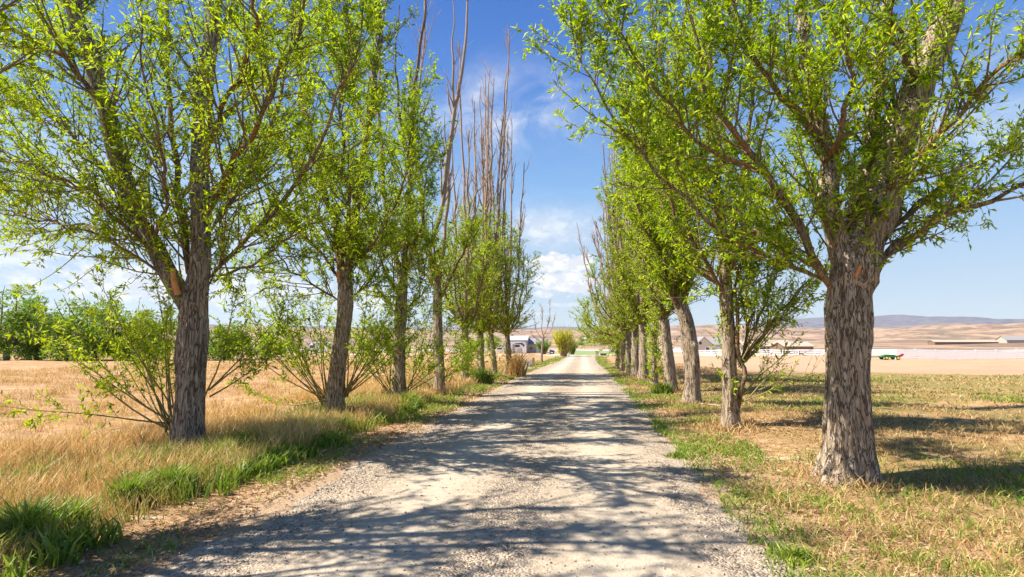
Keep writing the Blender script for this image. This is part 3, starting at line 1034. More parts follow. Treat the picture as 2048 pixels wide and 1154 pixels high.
def column_tree(label, px, py, head_y, leaf_y, top_y, spread, seed, r=0.2, live=7, dead=3, lean=0, tl=20, extra=(), **kw):
    b = gbase(px, py)
    yb = b[1]
    rg = np.random.default_rng(seed)
    f = F / yb
    H = P(px, head_y, yb)[2]
    ZL = P(px, leaf_y, yb)[2]
    ZT = P(px, top_y, yb)[2]
    hd = P(px + lean, head_y, yb)
    trunk = [b - [0, 0, .1], b * .6 + hd * .4 + [rg.normal() * .04, 0, 0], hd]
    lim = []
    for k in range(live):
        a = 2 * PI * (k + rg.uniform(-.3, .3)) / live
        q = spread * rg.uniform(.5, 1.0)
        zt = H + (ZL - H) * rg.uniform(.6, 1.0)
        dx, dy = math.cos(a) * q, math.sin(a) * q
        s0 = hd - [0, 0, .12]
        lim.append(dict(p=[s0, s0 + [dx * .6, dy * .6, (zt - H) * .25], s0 + [dx * .95, dy * .95, (zt - H) * .6], s0 + [dx, dy, zt - H]], r=(r * .26, .010)))
    for k in range(dead):
        a = rg.uniform(0, 2 * PI)
        q = spread * rg.uniform(.25, 1.0)
        zt = H + (ZT - H) * rg.uniform(.72, 1.0)
        dx, dy = math.cos(a) * q, math.sin(a) * q
        s0 = hd - [0, 0, .1]
        lim.append(dict(p=[s0, s0 + [dx * .6, dy * .6, (zt - H) * .3], s0 + [dx * .8, dy * .8, (zt - H) * .6], s0 + [dx * 1.05, dy, zt - H]], r=(r * .42, .020), dead=True, wig=.035))
    for q_ in extra:
        lim.append(dict(p=PL([(px + lean, head_y + 8)] + list(q_), yb), r=(r * .30, .030), dead=True, wig=.05))
    args = dict(near=.5, nb=9, nt=6, nl=7, ang=(25, 85), leaf_L=0.14, leaf_W=0.042, blen=(.35, 1.7), leaf_top=ZL, sides=20, rows=34, trunk_leaf=tl)
    args.update(kw)
    return make_tree(label, b, trunk, [r * 1.15, r, r * .95, r * .9], lim, seed, **args)


column_tree('fifth willow of the left row with a leafy wrapped trunk', 930, 764, 655, 430, 190, 1.5, 105, r=.2, tl=70, leaf='leaf_lime')
column_tree('sixth willow of the left row standing in a green weedy clump', 961, 757, 668, 400, 40, 1.5, 106, r=.2, dead=7)
column_tree('leaning pale-barked willow seventh along the left row', 990, 754, 668, 415, 130, 1.4, 107, r=.17, lean=-8, dead=6, leaf='leaf_lime')
column_tree('last leafy willow of the left row with crown reaching out over the road', 1012, 751, 668, 450, 220, 2.0, 108, r=.18, tl=16, live=8, dead=5, lean=2, leaf='leaf_lime', nb=7, nl=6)

# bare tree further on ------------------------------------------------
b = gbase(1083, 727)
yb = b[1]
trunk = [b - [0, 0, .1]] + PL([(1084, 700), (1087, 672)], yb)
lim = [dict(p=PL(q, yb), r=(rr0, .008), dead=True, wig=.025) for q, rr0 in (
    ([(1087, 676), (1083, 655), (1085, 635), (1082, 610)], .07), ([(1087, 672), (1096, 650), (1100, 625), (1099, 600)], .07),
    ([(1086, 680), (1073, 662), (1070, 645), (1064, 630)], .05), ([(1085, 688), (1076, 680), (1066, 672), (1062, 662)], .045),
    ([(1087, 678), (1100, 664), (1106, 648), (1112, 628)], .04))]
make_tree('leafless tree with pinkish forked boughs beside the road past the left row', b, trunk, [0.17, 0.14, 0.12], lim, 109, near=.4, name='bare_tree', group=None, sides=16, rows=20, cat='tree')

# R1 -------------------------------------------------------------
b = gbase(1692, 962)
yb = b[1]
trunk = [b - [0, 0, .12]] + PL([(1694, 850), (1695, 740), (1695, 640), (1700, 560), (1704, 505), (1706, 470)], yb)
lim = [
    dict(p=PL([(1712, 520), (1752, 420, .1), (1790, 310, .1), (1826, 200, .1), (1870, 90, .1), (1912, -10, .1), (1950, -120, .1)], yb), r=(0.22, .14)),
    dict(p=PL([(1704, 510), (1722, 400, .3), (1742, 290, .5), (1760, 160, .6), (1775, 20, .7), (1780, -120, .8)], yb), r=(0.15, .03)),
    dict(p=PL([(1680, 510), (1664, 400), (1650, 290), (1622, 180), (1606, 60), (1600, -60)], yb), r=(0.16, .05)),
    dict(p=PL([(1660, 565, -.1), (1632, 530, -.15), (1585, 430, -.3), (1520, 340, -.5), (1450, 250, -.6), (1400, 150, -.8), (1380, 40, -.9)], yb), r=(0.075, .012)),
    dict(p=PL([(1648, 555), (1560, 525, -.3), (1440, 450, -.6), (1320, 350, -.8), (1230, 240, -.9), (1170, 130, -1), (1140, 60, -1)], yb), r=(0.038, .006)),
    dict(p=PL([(1650, 540), (1570, 500, .5), (1470, 420, .9), (1360, 330, 1.2), (1270, 230, 1.4), (1210, 100, 1.5)], yb), r=(0.035, .006)),
    dict(p=PL([(1748, 555, -.1), (1780, 500, -.15), (1850, 450, -.25), (1950, 405, -.4), (2060, 362, -.5), (2180, 330, -.6)], yb), r=(0.055, .012)),
    dict(p=PL([(1770, 400), (1850, 300, -.5), (1940, 200, -.8), (2040, 100, -1), (2140, 20, -1.1)], yb), r=(0.05, .01)),
    dict(p=PL([(1760, 480), (1850, 400, .6), (1950, 330, 1.1), (2060, 270, 1.4)], yb), r=(0.04, .01)),
    dict(p=PL([(1655, 300), (1570, 200, -.5), (1500, 90, -.9), (1450, -30, -1.2)], yb), r=(0.05, .01)),
    dict(p=PL([(1630, 200), (1540, 120, .6), (1460, 30, 1), (1400, -80, 1.3)], yb), r=(0.05, .01)),
    dict(p=PL([(1520, 340, -.5), (1430, 300, -.8), (1330, 200, -1), (1250, 90, -1.1), (1200, -20, -1.2)], yb), r=(0.03, .006)),
    dict(p=PL([(1840, 170), (1800, 80, -.7), (1770, -40, -1.1)], yb), r=(0.05, .01)),
    dict(p=PL([(1650, 330), (1690, 230, -.9), (1700, 120, -1.4), (1690, 0, -1.6)], yb), r=(0.05, .01)),
]
make_tree('massive right-hand willow nearest the camera with a furrowed flaring trunk', b, trunk, [0.36, 0.315, 0.30, 0.295, 0.325, 0.26, 0.12], lim, 201,
          nb=13, nt=8, nl=12, blen=(0.7, 1.6), sprouts=12, sides=84, rows=150, flare=.5,
          knots=[(P(1748, 560, yb - .1), 0.13, 0.12), (P(1650, 565, yb - .1), 0.13, 0.12), (P(1650, 660, yb - .1), 0.09, 0.06)],
          stubs=[(PL([(1712, 552, -.3), (1718, 538, -.36), (1722, 530, -.40)], yb), 0.025)])

# R2 -------------------------------------------------------------
b = gbase(1462, 856)
yb = b[1]
trunk = [b - [0, 0, .1]] + PL([(1460, 780), (1458, 700), (1455, 630), (1450, 560), (1446, 510)], yb)
lim = [
    dict(p=PL([(1449, 540), (1438, 440), (1432, 320), (1424, 200), (1420, 60), (1418, -80)], yb), r=(0.12, .02)),
    dict(p=PL([(1450, 560), (1468, 460, .3), (1490, 340, .5), (1500, 200, .7), (1510, 50, .8)], yb), r=(0.09, .015)),
    dict(p=PL([(1474, 830), (1484, 760, -.1), (1478, 700, -.1), (1470, 620, -.1), (1480, 520, 0), (1500, 420, .1)], yb), r=(0.06, .012)),
    dict(p=PL([(1484, 720), (1500, 640, 0), (1498, 560, .1), (1512, 470, .2)], yb), r=(0.04, .007)),
    dict(p=PL([(1484, 730), (1530, 660, -.1), (1580, 600, -.2), (1640, 540, -.3)], yb), r=(0.035, .006)),
    dict(p=PL([(1482, 720), (1520, 640, .3), (1545, 570, .5), (1570, 500, .6)], yb), r=(0.03, .006)),
    dict(p=PL([(1452, 600), (1400, 500, -.4), (1350, 420, -.6), (1310, 320, -.8), (1280, 200, -.9)], yb), r=(0.05, .01)),
    dict(p=PL([(1450, 580), (1390, 520, .4), (1340, 440, .7), (1300, 350, .9)], yb), r=(0.045, .01)),
    dict(p=PL([(1450, 560), (1500, 480, -.7), (1560, 400, -1), (1600, 320, -1.2)], yb), r=(0.045, .01)),
    dict(p=PL([(1440, 420), (1380, 320, -.3), (1340, 200, -.5), (1310, 80, -.6), (1300, -40, -.6)], yb), r=(0.06, .01)),
]
make_tree('second willow on the right with an orange side stem rising from its base', b, trunk, [0.20, 0.175, 0.17, 0.17, 0.16, 0.12], lim, 202,
          nb=11, nt=8, nl=11, leaf_L=0.11, leaf_W=0.033, blen=(0.7, 1.5), trunk_leaf=30, sides=40, rows=70,
          shoots=[(P(1480, 800, yb), 5, (0.95, -0.1, 0.5), 1.9, 0.35), (P(1484, 720, yb), 12, (0.85, 0, 0.85), 2.3, 0.3)], shoot_k=.28, low_clear=1.9)

# R3 -------------------------------------------------------------
b = gbase(1384, 810)
yb = b[1]
trunk = [b - [0, 0, .1]] + PL([(1384, 740), (1380, 690), (1372, 640), (1358, 600), (1348, 560)], yb)
lim = [
    dict(p=PL([(1360, 605), (1352, 500), (1356, 380), (1362, 250), (1368, 100), (1372, -30)], yb), r=(0.13, .02)),
    dict(p=PL([(1368, 640), (1330, 560, -.2), (1310, 470, -.3), (1296, 370, -.3), (1290, 250, -.3)], yb), r=(0.08, .012)),
    dict(p=PL([(1365, 620), (1390, 520, .2), (1400, 400, .3), (1410, 280, .4)], yb), r=(0.07, .01)),
    dict(p=PL([(1360, 600), (1340, 480, .6), (1325, 340, .9), (1320, 200, 1)], yb), r=(0.07, .01)),
    dict(p=PL([(1362, 610), (1372, 500, -.6), (1376, 380, -.9)], yb), r=(0.06, .01)),
    dict(p=PL([(1355, 590), (1320, 500, -.7), (1280, 430, -1), (1255, 350, -1.1), (1240, 270, -1.2)], yb), r=(0.06, .01)),
]
make_tree('stout furrowed willow third along the right row bending towards the road', b, trunk, [0.27, 0.24, 0.25, 0.25, 0.22, 0.14], lim, 203,
          nb=12, nt=8, nl=10, leaf_L=0.125, leaf_W=0.038, blen=(.7, 1.4), near=.7, sides=36, rows=60, knots=[(P(1392, 690, yb - .2), .1, .08)])

column_tree('fourth willow on the right with a dark hollow knotted trunk', 1342, 784, 640, 180, 60, 1.4, 204, r=.25, lean=-14, leaf_L=.13, leaf_W=.036, live=8, dead=1, nb=11, tl=10)
column_tree('short willow on the right whose trunk is hidden in yellow-green sprouts', 1308, 768, 600, 260, 200, 1.1, 205, r=.17, tl=190, live=8, dead=2, leaf='leaf_lime')
column_tree('dark stocky trunked willow behind the leaf-wrapped one on the right', 1286, 759, 650, 330, 260, 1.4, 206, r=.25, tl=10, dead=5)
column_tree('willow on the right with a twin rounded pollard head', 1270, 753, 660, 450, 220, 1.5, 207, r=.23, tl=8, dead=8, leaf='leaf_lime')
column_tree('thin willow on the right with orange bare stems', 1257, 748, 660, 520, 290, 2.0, 208, extra=([(1258, 580), (1262, 460), (1266, 380), (1262, 320)], [(1250, 580), (1244, 480), (1240, 400), (1236, 350)]), r=.2, tl=12, dead=9)
column_tree('next-to-last willow of the right row with a fan of bare sticks', 1246, 744, 675, 585, 340, 2.6, 209, extra=([(1236, 600), (1222, 540), (1204, 480), (1190, 440)], [(1238, 600), (1228, 520), (1216, 450), (1212, 400)], [(1242, 590), (1238, 500), (1232, 430), (1228, 370)], [(1250, 590), (1252, 480), (1250, 400), (1246, 330)]), r=.22, tl=25, dead=11, leaf='leaf_lime')
column_tree('last willow of the right row with low foliage over the verge', 1237, 738, 688, 615, 420, 3.4, 210, extra=([(1222, 640), (1205, 590), (1186, 545), (1168, 510)], [(1228, 620), (1214, 560), (1196, 510), (1184, 470)], [(1218, 660), (1200, 625), (1188, 595), (1181, 566)]), r=.2, tl=30, live=10, dead=9)

# yellow-green bush, low dark trees behind it --------------------------------
def bush(label, px, py, h, w, n, seed, leafm='leaf_lime', bare=8, name='bush', group=None, leafL=0.2, yoff=None, cat='bush', b=None):
    b = gbase(px, py) if b is None else np.asarray(b, float)
    rg = np.random.default_rng(seed)
    root = empty(name, b, label, cat, group)
    k = n
    a = rg.uniform(0, 2 * PI, k)
    q = np.sqrt(rg.uniform(0, 1, k)) * w * 0.55
    d = unit(np.stack([np.cos(a) * q * 1.0, np.sin(a) * q, np.full(k, h * .9)], -1))
    st = np.zeros((k, 3)) + rg.normal(size=(k, 3)) * [w * .06, w * .06, 0]
    SP = grow(st, d, rg.uniform(.55, 1.0, k) * h, 8, .15, .05, rg)
    s = Soup()
    tubes(s, SP, np.full((k, 1), 0.03 * h / 4) * (1 - np.linspace(0, 1, 8))[None] + 0.008, 4)
    if bare:
        BP = grow(np.zeros((bare, 3)), unit(np.stack([rg.normal(size=bare) * .28, rg.normal(size=bare) * .28, np.ones(bare)], -1)), rg.uniform(1.0, 1.3, bare) * h, 8, .1, .05, rg)
        tubes(s, BP, np.full((bare, 1), 0.05 * h / 4) * (1 - np.linspace(0, 1, 8))[None] + 0.008, 4)
    s.build('stems', M['bare'], root, True)
    lf = Soup()
    idx, t, p, dd, r = spawn(SP, np.full(SP.shape[:2], .02), 9, .15, 1, rad(15), rad(50), rg)
    TP = grow(p, dd, rg.uniform(.1, .24, len(p)) * h, 4, .4, .08, rg)
    leaf_on(lf, TP, 7, 0, 1, leafL, leafL * .32, rg)
    leaf_on(lf, SP, 10, .15, 1, leafL, leafL * .32, rg)
    lf.build('foliage', M[leafm], root)
    return root


bush('bright yellow-green bush with bare tips at the far end of the road', 1128, 713, 4.6, 3.5, 170, 31, 'leaf_yellow', yoff=0, leafL=.26, bare=30)
bush('small dark green shrub behind the yellow-green bush', 0, 0, 3.6, 4.0, 60, 32, 'leaf_deep', 0, b=(-9.0, 128, terrain(-9, 128)), leafL=.3)
bush('dark shrub to the right of the yellow-green bush', 0, 0, 3.2, 3.0, 50, 33, 'leaf_deep', 0, b=(-2.2, 120, terrain(-2.2, 120)), leafL=.3)

# line of trees behind the left field --------------------------------------
def blob_tree(label, x, y, h, w, seed, leafm='leaf_hedge', group='trees beyond the left field', nleaf=5200, name='field_tree', lowest=0.0, lsize=0.42):
    z = float(terrain(x, y))
    rg = np.random.default_rng(seed)
    root = empty(name, (x, y, z), label, 'tree', group)
    nl = 9
    s0 = np.zeros((nl, 3)) + [0, 0, h * .08]
    a = np.arange(nl) * 2.4
    d = unit(np.stack([np.cos(a) * w * .4, np.sin(a) * w * .4, np.full(nl, h * .75)], -1))
    LPp = grow(s0, d, rg.uniform(.6, .95, nl) * h, 8, .2, .12, rg)
    s = Soup()
    tubes(s, LPp, np.full((nl, 1), h * .018) * (1 - np.linspace(0, 1, 8))[None] + .02, 5)
    tp = np.array([[0, 0, -.2], [0.1, 0, h * .1], [0, .1, h * .3]])[None]
    tubes(s, tp, np.array([[h * .035, h * .03, h * .02]]), 8)
    s.build('trunk', M['bark_grey'], root, True)
    # clumps of leaves set irregularly through the crown
    nc = 60
    t = rg.uniform(0.12, 1, nc)
    idx = rg.integers(0, nl, nc)
    p, _ = along(LPp, idx, t)
    p = p + rg.normal(size=p.shape) * [w * .11, w * .11, h * .05]
    p[:12, 2] = rg.uniform(lowest * h + .3, .25 * h, 12)
    p[:12, :2] = rg.normal(size=(12, 2)) * w * .28
    cr = rg.uniform(.06, .13, nc) * (h + w) * .5
    ci = rg.integers(0, nc, nleaf)
    dirs = unit(rg.normal(size=(nleaf, 3)))
    pos_ = p[ci] + dirs * (cr[ci] * rg.uniform(.3, 1, nleaf) ** .5)[:, None] * [1.2, 1.2, .8]
    pos_[:, 2] = np.maximum(pos_[:, 2], 0.05)
    lf = Soup()
    leaves(lf, pos_, unit(dirs + rg.normal(size=dirs.shape) * .6), lsize * rg.uniform(.6, 1.3, nleaf), lsize * .5 * rg.uniform(.6, 1.3, nleaf), rg)
    lf.build('crown', M[leafm], root)
    return root


tl = [
    (15, 60, 8.6, 7.5, 'leaf_deep', 'tall grey-green tree at the far left edge behind the field'),
    (75, 62, 6.4, 7.5, 'leaf_hedge', 'low bright tree next to the tall one at the left edge behind the field'),
    (135, 63, 6.0, 7.5, 'leaf_deep', 'dark rounded tree behind the field, in the middle of the left tree line'),
    (190, 62, 7.9, 6.5, 'leaf_hedge', 'pointed bright tree behind the field, the tallest left of the broad knotted willow'),
    (245, 63, 5.6, 7, 'leaf_deep', 'low dark tree behind the field just left of the broad knotted willow'),
    (300, 64, 6.4, 7, 'leaf_hedge', 'bushy tree behind the field its trunk hidden by the broad knotted willow'),
    (450, 68, 5.2, 8, 'leaf_deep', 'low spreading tree behind the field to the right of the broad knotted willow'),
    (540, 86, 4.4, 8, 'leaf_hedge', 'smallest rounded tree at the right end of the left tree line'),
]
tl = [(P(px, 685, y)[0], y, h * 1.2, w * 1.15, lm, lab) for px, y, h, w, lm, lab in tl]
for i, (x, y, h, w, lm, lab) in enumerate(tl):
    blob_tree(lab, x, y, h, w, 300 + i, lm, lsize=.36, nleaf=7000)

# ================================================================== GRASS, LITTER, STONES
def blades(soup, x, y, h, w, lean, rg, z=None):
    n = len(x)
    if z is None:
        z = terrain(x, y)
    p = np.stack([x, y, z - 0.01], -1)
    a = rg.uniform(0, 2 * PI, n)
    side = np.stack([np.cos(a), np.sin(a), np.zeros(n)], -1)
    b = rg.uniform(0, 2 * PI, n)
    ld = np.stack([np.cos(b), np.sin(b), np.zeros(n)], -1) * (lean * rg.uniform(.3, 1.5, n))[:, None]
    h = h[:, None]
    w = w[:, None]
    up = np.array([0, 0, 1.0])
    m_ = p + up * h * .55 + ld * h * .35
    tip = p + up * h * rg.uniform(.8, 1, (n, 1)) + ld * h * 1.1
    v_ = np.stack([p - side * w * .5, p + side * w * .5, m_ + side * w * .42, m_ - side * w * .42, tip], 1).reshape(-1, 3)
    k = np.arange(n)[:, None] * 5
    soup.add(v_, k + np.array([[0, 1, 2, 3]]), k + np.array([[3, 2, 4]]), a=np.repeat(rg.uniform(0, 1, n), 5))


def patchy(x, y, s, seed):
    r_ = np.random.default_rng(seed)
    v_ = np.zeros_like(x)
    for f in (1, 1.9, 3.7):
        for _ in range(3):
            th = r_.uniform(0, 6.28)
            v_ += np.sin((x * math.cos(th) + y * math.sin(th)) * s * f + r_.uniform(0, 6.28)) / f ** .5
    return v_ / 4.5


def scatter(n, x0, x1, y0, y1, rg, pw=1.0):
    """denser near the camera: y distributed as 1/y"""
    u_ = rg.uniform(0, 1, n)
    y = y0 * (y1 / y0) ** u_
    x = rg.uniform(x0, x1, n)
    return x, y


def tufted(x, y, rg, per, sp):
    x = np.repeat(x, per)
    y = np.repeat(y, per)
    s_ = sp * (0.6 + y / 25)
    return x + rg.normal(size=len(x)) * s_, y + rg.normal(size=len(x)) * s_


def make_grass(name, label, parts, mat):
    s = Soup()
    for (x, y, h, w, lean, rg) in parts:
        blades(s, x + road_off(y), y, h, w, np.full(len(x), lean), rg)
    tag(s.build(name, M[mat], None), label, 'grass', None, 'stuff')


rg = np.random.default_rng(42)
wd = lambda y, a=.006: a * (0.75 + y / 9.0)

# tall straw along the left row
pts_ = []
x, y = tufted(*scatter(5600, -8.8, -4.5, 2.4, 60, rg), rg, 14, .09)
keep = (patchy(x, y, .9, 1) > -.45) & (x < -4.2)
x, y = x[keep], y[keep]
pts_.append((x, y, rg.uniform(.22, .60, len(x)) * (0.75 + .35 * patchy(x, y, .6, 2)), wd(y), .45, rg))
x, y = tufted(*scatter(7600, -38, -7.2, 3.2, 60, rg), rg, 12, .10)
keep = patchy(x, y, .5, 3) > -.2
x, y = x[keep], y[keep]
pts_.append((x, y, rg.uniform(.05, .20, len(x)) * (1 + .6 * patchy(x, y, 1.3, 21)), wd(y), 1.0, rg))
x, y = tufted(*scatter(520, -36, -7.2, 3.6, 55, rg), rg, 40, .13)
pts_.append((x, y, rg.uniform(.12, .42, len(x)), wd(y), .6, rg))
make_grass('dry_grass', 'tall straw-coloured dry grass along the left row of trees and out into the field', pts_, 'dry')

pts_ = []
x, y = tufted(*scatter(2600, -6.6, -4.3, 2.2, 60, rg), rg, 13, .07)
keep = patchy(x, y, 1.1, 5) > .14
x, y = x[keep], y[keep]
pts_.append((x, y, rg.uniform(.14, .42, len(x)), wd(y, .009), .5, rg))
x, y = tufted(*scatter(4200, -4.8, -3.4, 2.4, 90, rg), rg, 12, .06)
keep = patchy(x, y, 1.4, 6) + rg.normal(size=len(x)) * .3 > .12
x, y = x[keep], y[keep]
pts_.append((x, y, rg.uniform(.04, .13, len(x)), wd(y, .008), .9, rg))
x, y = tufted(*scatter(900, -5.5, -4.15, 2.2, 14, rg), rg, 16, .08)
keep = patchy(x, y, 2.2, 15) + rg.normal(size=len(x)) * .12 > .08
x, y = x[keep], y[keep]
pts_.append((x, y, rg.uniform(.10, .32, len(x)), wd(y, .020), .6, rg))
make_grass('green_grass', 'green grass and low weeds between the left row of trees and the road', pts_, 'green_grass')

pts_ = []
x, y = tufted(*scatter(6800, 1.45, 2.9, 3.0, 95, rg), rg, 12, .07)
keep = (patchy(x, y, 1.2, 7) + rg.normal(size=len(x)) * .35 > .04 + .4 * np.clip(x - 2.2, 0, 1)) & (x > 1.38 + .12 * np.sin(y * 2.1))
x, y = x[keep], y[keep]
pts_.append((x, y, rg.uniform(.03, .12, len(x)), wd(y, .008), 1.0, rg))
x, y = tufted(*scatter(4600, 2.4, 14, 3.0, 30, rg), rg, 12, .10)
keep = patchy(x, y, .7, 8) + rg.normal(size=len(x)) * .25 > .18
x, y = x[keep], y[keep]
pts_.append((x, y, rg.uniform(.05, .16, len(x)), wd(y, .008), .9, rg))
make_grass('verge_grass', 'short green weeds and grass along the right-hand edge of the road', pts_, 'green_grass')

pts_ = []
x, y = tufted(*scatter(5200, 1.9, 9.5, 3.0, 60, rg), rg, 12, .11)
keep = patchy(x, y, .8, 9) > -.4
x, y = x[keep], y[keep]
pts_.append((x, y, rg.uniform(.04, .15, len(x)), wd(y), 1.3, rg))
x, y = tufted(*scatter(3600, 8, 46, 6, 33, rg), rg, 10, .14)
pts_.append((x, y, rg.uniform(.04, .13, len(x)), wd(y, .009), 1.0, rg))
for (bx, by) in [(378, 908), (670, 838), (799, 803), (880, 789), (930, 764), (1012, 751), (1692, 962), (1462, 856), (1384, 810), (1342, 784), (1286, 759), (1257, 748)]:
    q_ = gbase(bx, by)
    k_ = 420 if by > 800 else 200
    a_ = rg.uniform(0, 6.28, k_)
    r_ = .30 + np.abs(rg.normal(size=k_)) * .16
    pts_.append((q_[0] + np.cos(a_) * r_ - road_off(q_[1]), q_[1] + np.sin(a_) * r_, rg.uniform(.06, .24, k_), np.full(k_, .007 * (.8 + q_[1] / 9)), .7, rg))
make_grass('field_stubble', 'matted straw and stubble under the right row of trees and across the right field', pts_, 'stubble')
pts_ = []
x, y = tufted(*scatter(4200, 5, 46, 6, 33, rg), rg, 10, .16)
keep = patchy(x, y, .35, 10) > .05
x, y = x[keep], y[keep]
pts_.append((x, y, rg.uniform(.04, .14, len(x)), wd(y, .010), 1.0, rg))
x, y = tufted(*scatter(700, -7.5, -4.4, 2.6, 50, rg), rg, 10, .1)
pts_.append((x, y, rg.uniform(.12, .40, len(x)), wd(y, .008), .5, rg))
make_grass('olive_grass', 'olive green tufts fading to straw in the right field and among the tall grass', pts_, 'olive_grass')

# fallen leaves and straw litter at the road edges
s = Soup()
n = 14000
u_ = rg.uniform(0, 1, n)
y = 2.6 * (40 / 2.6) ** u_
side_ = rg.uniform(0, 1, n) < .5
x = np.where(side_, -3.35 - np.abs(rg.normal(size=n)) * .55, 1.7 + np.abs(rg.normal(size=n)) * 1.3)
z = terrain(x, y) + .012 + rg.uniform(0, .02, n)
a = rg.uniform(0, 6.28, n)
d = unit(np.stack([np.cos(a), np.sin(a), rg.normal(size=n) * .2], -1))
leaves(s, np.stack([x + road_off(y), y, z], -1), d, rg.uniform(.03, .09, n) * (0.8 + y / 20), rg.uniform(.012, .026, n) * (.8 + y / 20), rg)
tag(s.build('leaf_litter', M['litter'], None), 'brown fallen leaves and straw scattered along both road edges', 'leaf litter', None, 'stuff')

# loose stones
def stones(n, xs, ys, smin, smax, rg):
    base = np.array([[-1, -1, -1], [1, -1, -1], [1, 1, -1], [-1, 1, -1], [-1, -1, 1], [1, -1, 1], [1, 1, 1], [-1, 1, 1]], float) * .5
    q = np.array([[0, 3, 2, 1], [4, 5, 6, 7], [0, 1, 5, 4], [1, 2, 6, 5], [2, 3, 7, 6], [3, 0, 4, 7]])
    sz = smin * (smax / smin) ** (rg.uniform(0, 1, n) ** 1.6)
    a = rg.uniform(0, 6.28, n)
    v_ = base[None] * (1 + rg.normal(size=(n, 8, 3)) * .22) * np.stack([sz, sz * rg.uniform(.6, 1, n), sz * rg.uniform(.35, .7, n)], -1)[:, None, :]
    v_[:, 4:, :2] *= .7
    ca, sa = np.cos(a)[:, None], np.sin(a)[:, None]
    X_ = v_[..., 0] * ca - v_[..., 1] * sa
    Y_ = v_[..., 0] * sa + v_[..., 1] * ca
    z = terrain(xs, ys) + .012 + .012 * np.sin(np.clip((xs + 3.2) / 4.7, 0, 1) * PI) ** .7
    v_ = np.stack([X_ + (xs + road_off(ys))[:, None], Y_ + ys[:, None], v_[..., 2] + (z + sz * .12)[:, None]], -1)
    s = Soup()
    s.add(v_.reshape(-1, 3), (np.arange(n)[:, None, None] * 8 + q[None]).reshape(-1, 4), a=np.repeat(rg.uniform(0, 1, n), 8))
    return s


m_, t, out = mat_new('stone')
at = N(t, 'ShaderNodeAttribute')
at.attribute_name = 'rnd'
principled(t, out, ramp(t, at.outputs['Fac'], [(0, (0.17, 0.13, 0.095)), (.5, (0.34, 0.26, 0.185)), (1, (0.56, 0.46, 0.35))]), .9, spec=.2)
M['stone'] = m_
n = 17000
u_ = rg.uniform(0, 1, n)
ys = 2.8 * (26 / 2.8) ** u_
lane = rg.choice([-.75, -2.9, 1.25, 99], n, p=[.38, .24, .18, .20])
xs = np.where(lane > 50, rg.uniform(-3.2, 1.5, n), lane + rg.normal(size=n) * np.where(lane == -.75, .45, .33))
ok = (xs > -3.5) & (xs < 1.9)
xs, ys = xs[ok], ys[ok]
tag(stones(len(xs), xs, ys, .006, .026, rg).build('loose_gravel', M['stone'], None), 'loose grey and tan stones lying on the road surface', 'gravel', None, 'stuff')


# individual leafy clumps ------------------------------------------
def clump(name, label, px, py, h, w, n, seed, mat, cat, group, wide=.022):
    b = gbase(px, py)
    rg = np.random.default_rng(seed)
    s = Soup()
    r_ = np.clip(np.abs(rg.normal(size=n)), 0, 1.5) * w * .4
    a = rg.uniform(0, 6.28, n)
    x, y = np.cos(a) * r_, np.sin(a) * r_
    blades(s, x, y, h * rg.uniform(.5, 1.1, n) * np.exp(-(r_ / w) ** 2), np.full(n, wide) * rg.uniform(.6, 1.2, n), np.full(n, .55), rg, z=np.zeros(n))
    o = s.build(name, M[mat], None)
    o.location = tuple(b)
    tag(o, label, cat, group)
    return o


gr = 'green clumps along the road verges'
# haze is added below
for k, (px, py, h, w, n, mat, lab) in enumerate([
    (440, 925, .42, .40, 420, 'green_grass', 'bright broad-leaved green clump at the right foot of the broad knotted willow'),
    (345, 985, .40, .42, 380, 'green_grass', 'dark green leafy clump in front of the broad knotted willow'),
    (255, 1010, .40, .36, 340, 'green_grass', 'green clump among straw, left of the one in front of the knotted willow'),
    (45, 1085, .45, .40, 420, 'green_grass', 'tall green clump in the bottom left corner'),
    (140, 1060, .36, .30, 300, 'green_grass', 'smaller green clump beside the tall one in the bottom left corner'),
    (540, 925, .34, .34, 300, 'green_grass', 'green clump between the knotted willow and the road edge, by the straw'),
    (820, 815, .5, .5, 360, 'green_grass', 'green weedy clump at the foot of the third left tree'),
    (965, 765, .75, .8, 480, 'green_grass', 'big green weed clump around the sixth tree of the left row'),
    (1325, 790, .5, .55, 520, 'green_grass', 'vivid green grass tuft under the leaf-wrapped willow on the right'),
    (1590, 1120, .14, .35, 260, 'green_grass', 'low green weed on the bottom right edge of the road'),
    (1355, 915, .12, .3, 220, 'green_grass', 'low green weed spreading on the gravel halfway along the right edge'),
]):
    clump('grass_clump', lab, px, py, h, w, n, 500 + k, mat, 'weed', gr, .02 if py > 850 else .04)
clump('reed_clump', 'tall dry reed clump right of the last leafy willow on the left', 1034, 752, 1.7, .8, 230, 520, 'dry', 'reeds', None, .05)

# fallen branches ---------------------------------------------------
def stick(label, pts, r, seed, forks=2, name='fallen_branch'):
    rg = np.random.default_rng(seed)
    pts = [q + np.array([0, 0, 1.0]) * (r + .03) for q in pts]
    C = resample(pts, 14)
    C = C + rg.normal(size=C.shape) * .012
    s = Soup()
    tubes(s, C[None], (r * (1 - np.linspace(0, 1, 14) * .75))[None], 7)
    for k in range(forks):
        i = 4 + 4 * k
        e = C[i] + (C[i + 2] - C[i]) * 1.3 + np.array([rg.normal() * .15, rg.normal() * .15, .08])
        tubes(s, np.array([[C[i], (C[i] + e) / 2 + [0, 0, .03], e]]), np.array([[r * .5, r * .35, r * .15]]), 5)
    o = s.build(name, M['shoot'], None)
    return tag(o, label, 'branch')


